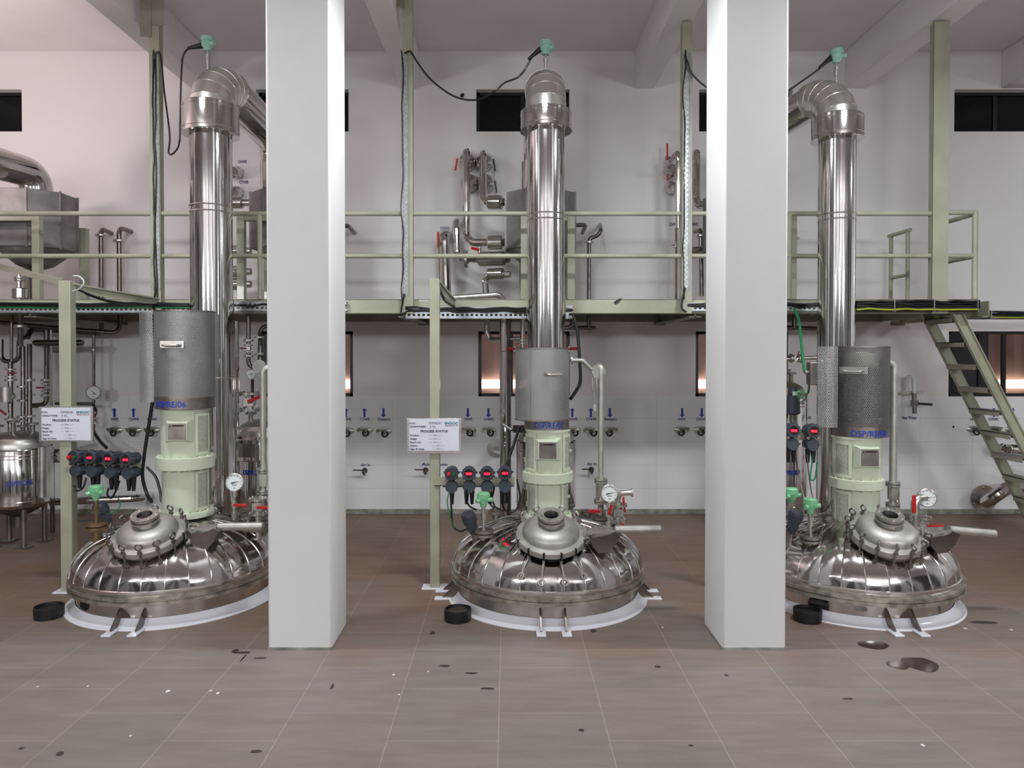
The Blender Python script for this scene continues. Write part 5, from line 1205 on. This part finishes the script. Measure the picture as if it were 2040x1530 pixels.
# raw water tap
t = T('water_tap', 'white gooseneck wall pipe with black lever tap above Raw Water lettering', 'tap', W(1822, 828, 7.85), None)
MB().pipe([W(1800, 780, 8.04), W(1806, 752, 7.9), W(1820, 748, 7.85), W(1821, 785, 7.85)], .02, .04).build('pipe', 'white', t)
m = MB(); m.cyl(W(1821, 783, 7.85), W(1822, 824, 7.85), .024, n=14); m.box(W(1822, 803, 7.85), (.06, .06, .06)); m.build('valve', 'dull', t)
m = MB(); m.bb(W(1796, 785, 7.87), W(1838, 779, 7.89)); m.build('clamp_bar', 'satin', t); MB().cyl(W(1828, 804, 7.83), W(1857, 806, 7.8), .014, n=10).build('lever', 'black', t)
# ------------------------------------------------------------------ utility points on the wall with arrows and lettering
WM = MB(); WB = MB()
def arrow(px, py, up):
    p = W(px, py, YW-.002); s = 1 if up else -1; h = .05; x = V3((1, 0, 0)); z = V3((0, 0, s))
    WM.poly([p+x*-.012-z*h, p+x*.012-z*h, p+x*.012+z*(h*.45), p+x*.03+z*(h*.45), p+z*(h*1.05), p-x*.03+z*(h*.45), p-x*.012+z*(h*.45)][::s], (0, -1, 0), .002)
def wtext(s, px, py, cap=.034, wid=None): p = W(px, py, YW-.002); text(s, p, cap, 'navy', None, width=wid, bold=.02, mb=WB)
vroot = None
def wall_valve(px, py, lab, flip=False):
    p = W(px, py, YW-.0); t = T('wall_valve', lab, 'valve', (p.x, YW-.03, p.z-.05), 'utility valves along the wall'); s = -1 if flip else 1
    MB().lathe((p.x, YW, p.z), [(0, 0), (.05, 0), (.05, .008), (.046, .012), (0, .012)], 32, (0, -1, 0), sx=1.75, sy=.8).build('cover_plate', 'satin', t)
    m = MB(); m.cyl((p.x, YW, p.z), (p.x, YW-.07, p.z-.01), .02, n=12); m.build('valve', 'pipe', t)
    MB().bb((p.x-s*.075, YW-.05, p.z+.008), (p.x+s*.035, YW-.038, p.z+.026)).build('lever', 'dull', t, bevel=.003)
    MB().torus((p.x+s*.02, YW-.07, p.z-.024), .03, .009, (0, -1, .2), 24, 8, PI*.85, PI*2.3).build('hose_ring', 'dark', t)
pts = [(229, 857, 'HWR', 1, 'left bay, first from the left'), (267, 857, 'CHWR', 1, 'left bay, second from the left'), (303, 857, 'CTWR', 1, 'left bay, beside the pale green drive'),
       (727, 857, 'CTWR', 1, 'second right of the left pillar'), (765, 859, 'Steam', 0, 'third right of the left pillar'), (690, 858, 'CHWR', 1, 'at the right edge of the left pillar'),
       (933, 857, 'HWS', 0, 'just right of the middle status board'), (974, 857, 'CHWS', 0, 'second right of the middle status board'), (1141, 857, 'CHWR', 1, 'touching the right side of the middle drive'),
       (1178, 857, 'CTWR', 1, 'left of the middle vent pipe'), (1216, 857, 'Steam', 0, 'right of the middle vent pipe'), (1358, 856, 'HWS', 0, 'left of the right pillar'), (1397, 856, 'CHWS', 0, 'at the left edge of the right pillar'),
       (1941, 855, 'HWS', 0, 'under the ladder, leftmost'), (1979, 855, 'CHWS', 0, 'under the ladder, second'), (2017, 855, 'CTWS', 0, 'under the ladder, third')]
for px, py, s, up, wh in pts:
    wall_valve(px, py, 'steel wall valve below the %s arrow, %s' % (s, wh), px > 1200); arrow(px-1+(2 if px > 1300 else 0), 822, up); wtext(s, px, 835, .03, .034*len(s)*.82)
arrow(1606, 820, 1); wtext('CTWR', 1607, 832, .03, .1)
for px, py, s in ((483, 322, 'CHWR'), (486, 363, 'CTWR'), (886, 455, 'CHWS'), (1334, 314, 'CHWR'), (1342, 447, 'CHWS'), (1381, 447, 'CHWS')): wtext(s, px, py, .034, .1)
wtext('Raw Water', 1812, 832, .034, .16)
def air(px, py, s, lab, flip=1):
    p = W(px, py, YW); t = T('air_valve', lab, 'valve', (p.x, YW-.05, p.z-.04), 'small gas valves low on the wall')
    m = MB(); m.cyl((p.x, YW, p.z), (p.x, YW-.09, p.z-.01), .016, n=10); m.cyl((p.x, YW, p.z), (p.x, YW-.01, p.z), .03, n=16); m.cyl((p.x, YW-.05, p.z-.045), (p.x, YW-.05, p.z), .012, n=10); m.build('valve', 'pipe', t)
    MB().bb((p.x-.115, YW-.1, p.z+.012), (p.x+.01, YW-.085, p.z+.022)).build('lever', 'dark', t); wtext(s, px+1, py-11, .03, .11)
air(727, 937, 'Air In', 'small air valve with lever right of the left pillar'); air(848, 936, 'Air', 'small air valve left of the middle sign post'); air(1178, 935, 'Air In', 'small air valve right of the middle drive')
wtext('Nitrogen', 878, 925, .03, .15)
WM.build('flow_arrow', 'blue', WALL, flat=True); WB.build('lettering', 'navy', WALL, flat=True)
# ------------------------------------------------------------------ on the floor
for px, py, l in ((78, 1240, 'left of the left vessel'), (910, 1246, 'in front of the middle vessel'), (1622, 1247, 'at the foot of the right pillar')):
    p = W(px, py, 1); Yp = F*H/(py-703); p = V3(((px-CX)/F*Yp, Yp+.08, 0)); r = .088
    t = T('drain_cap', 'round black drain cap standing on the floor '+l, 'drain cap', p, 'black drain caps')
    MB().lathe(p, [(0, .0), (r, .0), (r, .02), (r+.004, .022), (r+.004, .075), (r-.006, .078), (r-.008, .06), (0, .058)], 40).build('cap', 'black', t)
    MB().lathe(p, [(0, .0605), (r-.012, .0605)], 32).build('inner_lid', 'dull' if px == 910 else 'black', t, flat=True)
def floorpt(px, py):
    d = W(px, py, 1.0)-V3((0, 0, H)); s = H/-d.z; return V3((d.x*s, s, 0))
for k, (px, py, a, b, l) in enumerate(((1740, 1285, 30, 8, 'long oval wet stain on the floor in front of the right vessel'), (1833, 1323, 33, 14, 'larger dark wet stain nearest the right picture edge'), (1789, 1325, 21, 8, 'small shiny puddle touching the larger dark stain'))):
    c = floorpt(px, py); e = floorpt(px+a, py); f = floorpt(px, py-b); pts = blob(c.x, c.y, .0015, (e.x-c.x)/.95, (f.y-c.y)/.95, 'z', 28, 3+k) if False else [(c.x+(e.x-c.x)*math.cos(q), c.y+(f.y-c.y)*math.sin(q)*(1+.12*math.sin(3*q)), .001+.0006*k) for q in [2*PI*j/32 for j in range(32)]]
    MB().poly(pts, (0, 0, 1), .0006).build('puddle', 'wet', None, flat=True, label=l, cat='puddle', group='wet stains on the floor')
fm = MB(); rnd = random.Random(5)
FLOOR = bpy.data.objects['floor']
for px, py, s in ((335, 1377, .012), (420, 1376, .008), (434, 1381, .01), (175, 1367, .006), (260, 1466, .006), (795, 1384, .006), (853, 1338, .006), (784, 1344, .008), (1839, 1485, .008), (1923, 1252, .012), (2015, 1255, .01), (75, 1368, .006), (1320, 1250, .008)):
    c = floorpt(px, py); fm.poly(blob(c.x, c.y, .0005, s, s*1.3, 'z', 8, px), (0, 0, 1), .0006)
fm.build('paint_speck', 'chalk', FLOOR, flat=True)
fm = MB()
for px, py, a, b in ((43, 1491, 6, 3), (119, 1502, 7, 5), (510, 1497, 12, 3), (1159, 1455, 6, 3), (1310, 1328, 6, 2.5), (1183, 1257, 7, 3), (1447, 1345, 5, 2), (862, 1261, 6, 3), (483, 1300, 16, 3), (470, 1297, 8, 4), (518, 1311, 12, 1.5), (485, 1311, 2, 8), (885, 1327, 12, 2), (940, 1341, 14, 2), (970, 1372, 14, 2), (662, 1368, 3, 6), (1377, 1485, 6, 2), (1690, 1392, 12, 2), (1550, 1195, 0.1, .1), (1960, 1240, 30, 3)):
    c = floorpt(px, py); e = floorpt(px+a, py); f = floorpt(px, py-b); fm.poly(blob(c.x, c.y, .0004, e.x-c.x, f.y-c.y, 'z', 10, px), (0, 0, 1), .0005)
fm.build('dirt_mark', 'soot', FLOOR, flat=True)
# dirty skirting line round the pillar feet
for (a, b), nm in ((PL, 'trim_2'), (PR, 'trim_3')):
    MB().bb((a-.003, 4.327, 0), (b+.003, 4.333, .018)).build('grimy_edge', 'curb', bpy.data.objects[nm])
# ------------------------------------------------------------------ lamps
def area(name, loc, tgt, sx, sy, power, col=(1, 1, 1), spread=180):
    l = bpy.data.lights.new(name, 'AREA'); l.shape = 'RECTANGLE'; l.size = sx; l.size_y = sy; l.energy = power; l.color = col; l.spread = math.radians(spread)
    o = bpy.data.objects.new(name, l); COL.objects.link(o); o.location = loc
    o.rotation_euler = (V3(tgt)-V3(loc)).to_track_quat('-Z', 'Y').to_euler(); return o
def fixture(loc, lab, power, tgt, col=(1, 1, 1), s=(.6, .3), spread=180):
    l = V3(loc); d = (V3(tgt)-l).normalized(); x, y, z = frame_of(d)
    t = T('floodlight', lab, 'lamp', l, 'floodlights and added fill lights')  # also carries the added fill lights behind the viewer
    MB().box(l-d*.06, (s[0]+.06, s[1]+.06, .08), (x, y, z)).build('housing', 'body', t, bevel=.01)
    MB().cyl(l-d*.08, (l.x, l.y, min(ZC, l.z+1.2) if l.z > 4.6 else l.z+.35), .015, n=8).build('hanger', 'dull', t)
    o = area('floodlight_or_fill_lamp', l+d*.0, tgt, s[0], s[1], power, col, spread); o.parent = t; o.location = d*.01
    return t
for x, l, p in ((-2.65, 'left', 66), (.1, 'middle', 66), (2.75, 'right', 76)):
    t = fixture((x, 4.2, 4.2), 'floodlight above the frame, %s bay' % l, p, (x+.02, 4.35, 2.2), (.94, .975, 1), (.5, .25))
    o = area('ceiling_fill', (x, 4.36, 4.28), (x, 5.0, 5.15), .4, .15, 8, (1, .98, .98)); o.parent = t; o.location = (0, .16, .08)  # upward fill added to lift the ceiling and upper wall
for k, x in enumerate((-5.5, -1.9, 1.9, 5.5)):
    fixture((x, -2.6, 3.1), 'floodlight on the hall side behind the viewer, number %s along the hall' % ('one', 'two', 'three', 'four')[k], 46, (x*.75, 3.2, .3), (.97, .985, 1), (.9, .35), 120)
    fixture((x+.6, -4.2, 3.5), 'added fill light behind the viewer facing the ceiling, number %s along the hall' % ('one', 'two', 'three', 'four')[k], 80, (x+.6, -4.6, 5.1), (.98, .99, 1), (.9, .35))  # fill added out of view to brighten the hall and the steel reflections
fixture((-5.5, 5.6, 3.2), 'pinkish floodlight left of the frame pointing up', 50, (-5.0, 6.4, 7.0), (1, .85, .83), (.4, .3))
fixture((7.2, 4.2, 4.2), 'floodlight far right of the frame', 100, (6.6, 5.6, 1.8), (.94, .975, 1), (.5, .25))
w = bpy.data.worlds.new('world'); bpy.context.scene.world = w; w.use_nodes = True
w.node_tree.nodes['Background'].inputs[0].default_value = (.02, .022, .03, 1); w.node_tree.nodes['Background'].inputs[1].default_value = 1
l = area('yard_lamp', (1.0, 8.9, 3.6), (1.0, 9.6, 1.2), 12, .3, 60, (1, .85, .78))
cam = bpy.data.cameras.new('camera'); co = bpy.data.objects.new('camera', cam); COL.objects.link(co)
co.location = (0, 0, H); co.rotation_euler = (PI/2-PITCH, 0, 0)
cam.sensor_width = 36; cam.lens = F/2040*36; cam.shift_x = (1020-CX)/2040; cam.shift_y = -(765-CY)/2040
cam.clip_end = 100
sc = bpy.context.scene; sc.camera = co
sc.view_settings.view_transform = 'Standard'; sc.view_settings.look = 'None'; sc.view_settings.gamma = 1; sc.view_settings.use_curve_mapping = False
sc.view_settings.exposure = -0.06
sc.cycles.max_bounces = 10; sc.cycles.glossy_bounces = 6; sc.cycles.transparent_max_bounces = 16
sc.cycles.caustics_reflective = True; sc.cycles.sample_clamp_indirect = 6
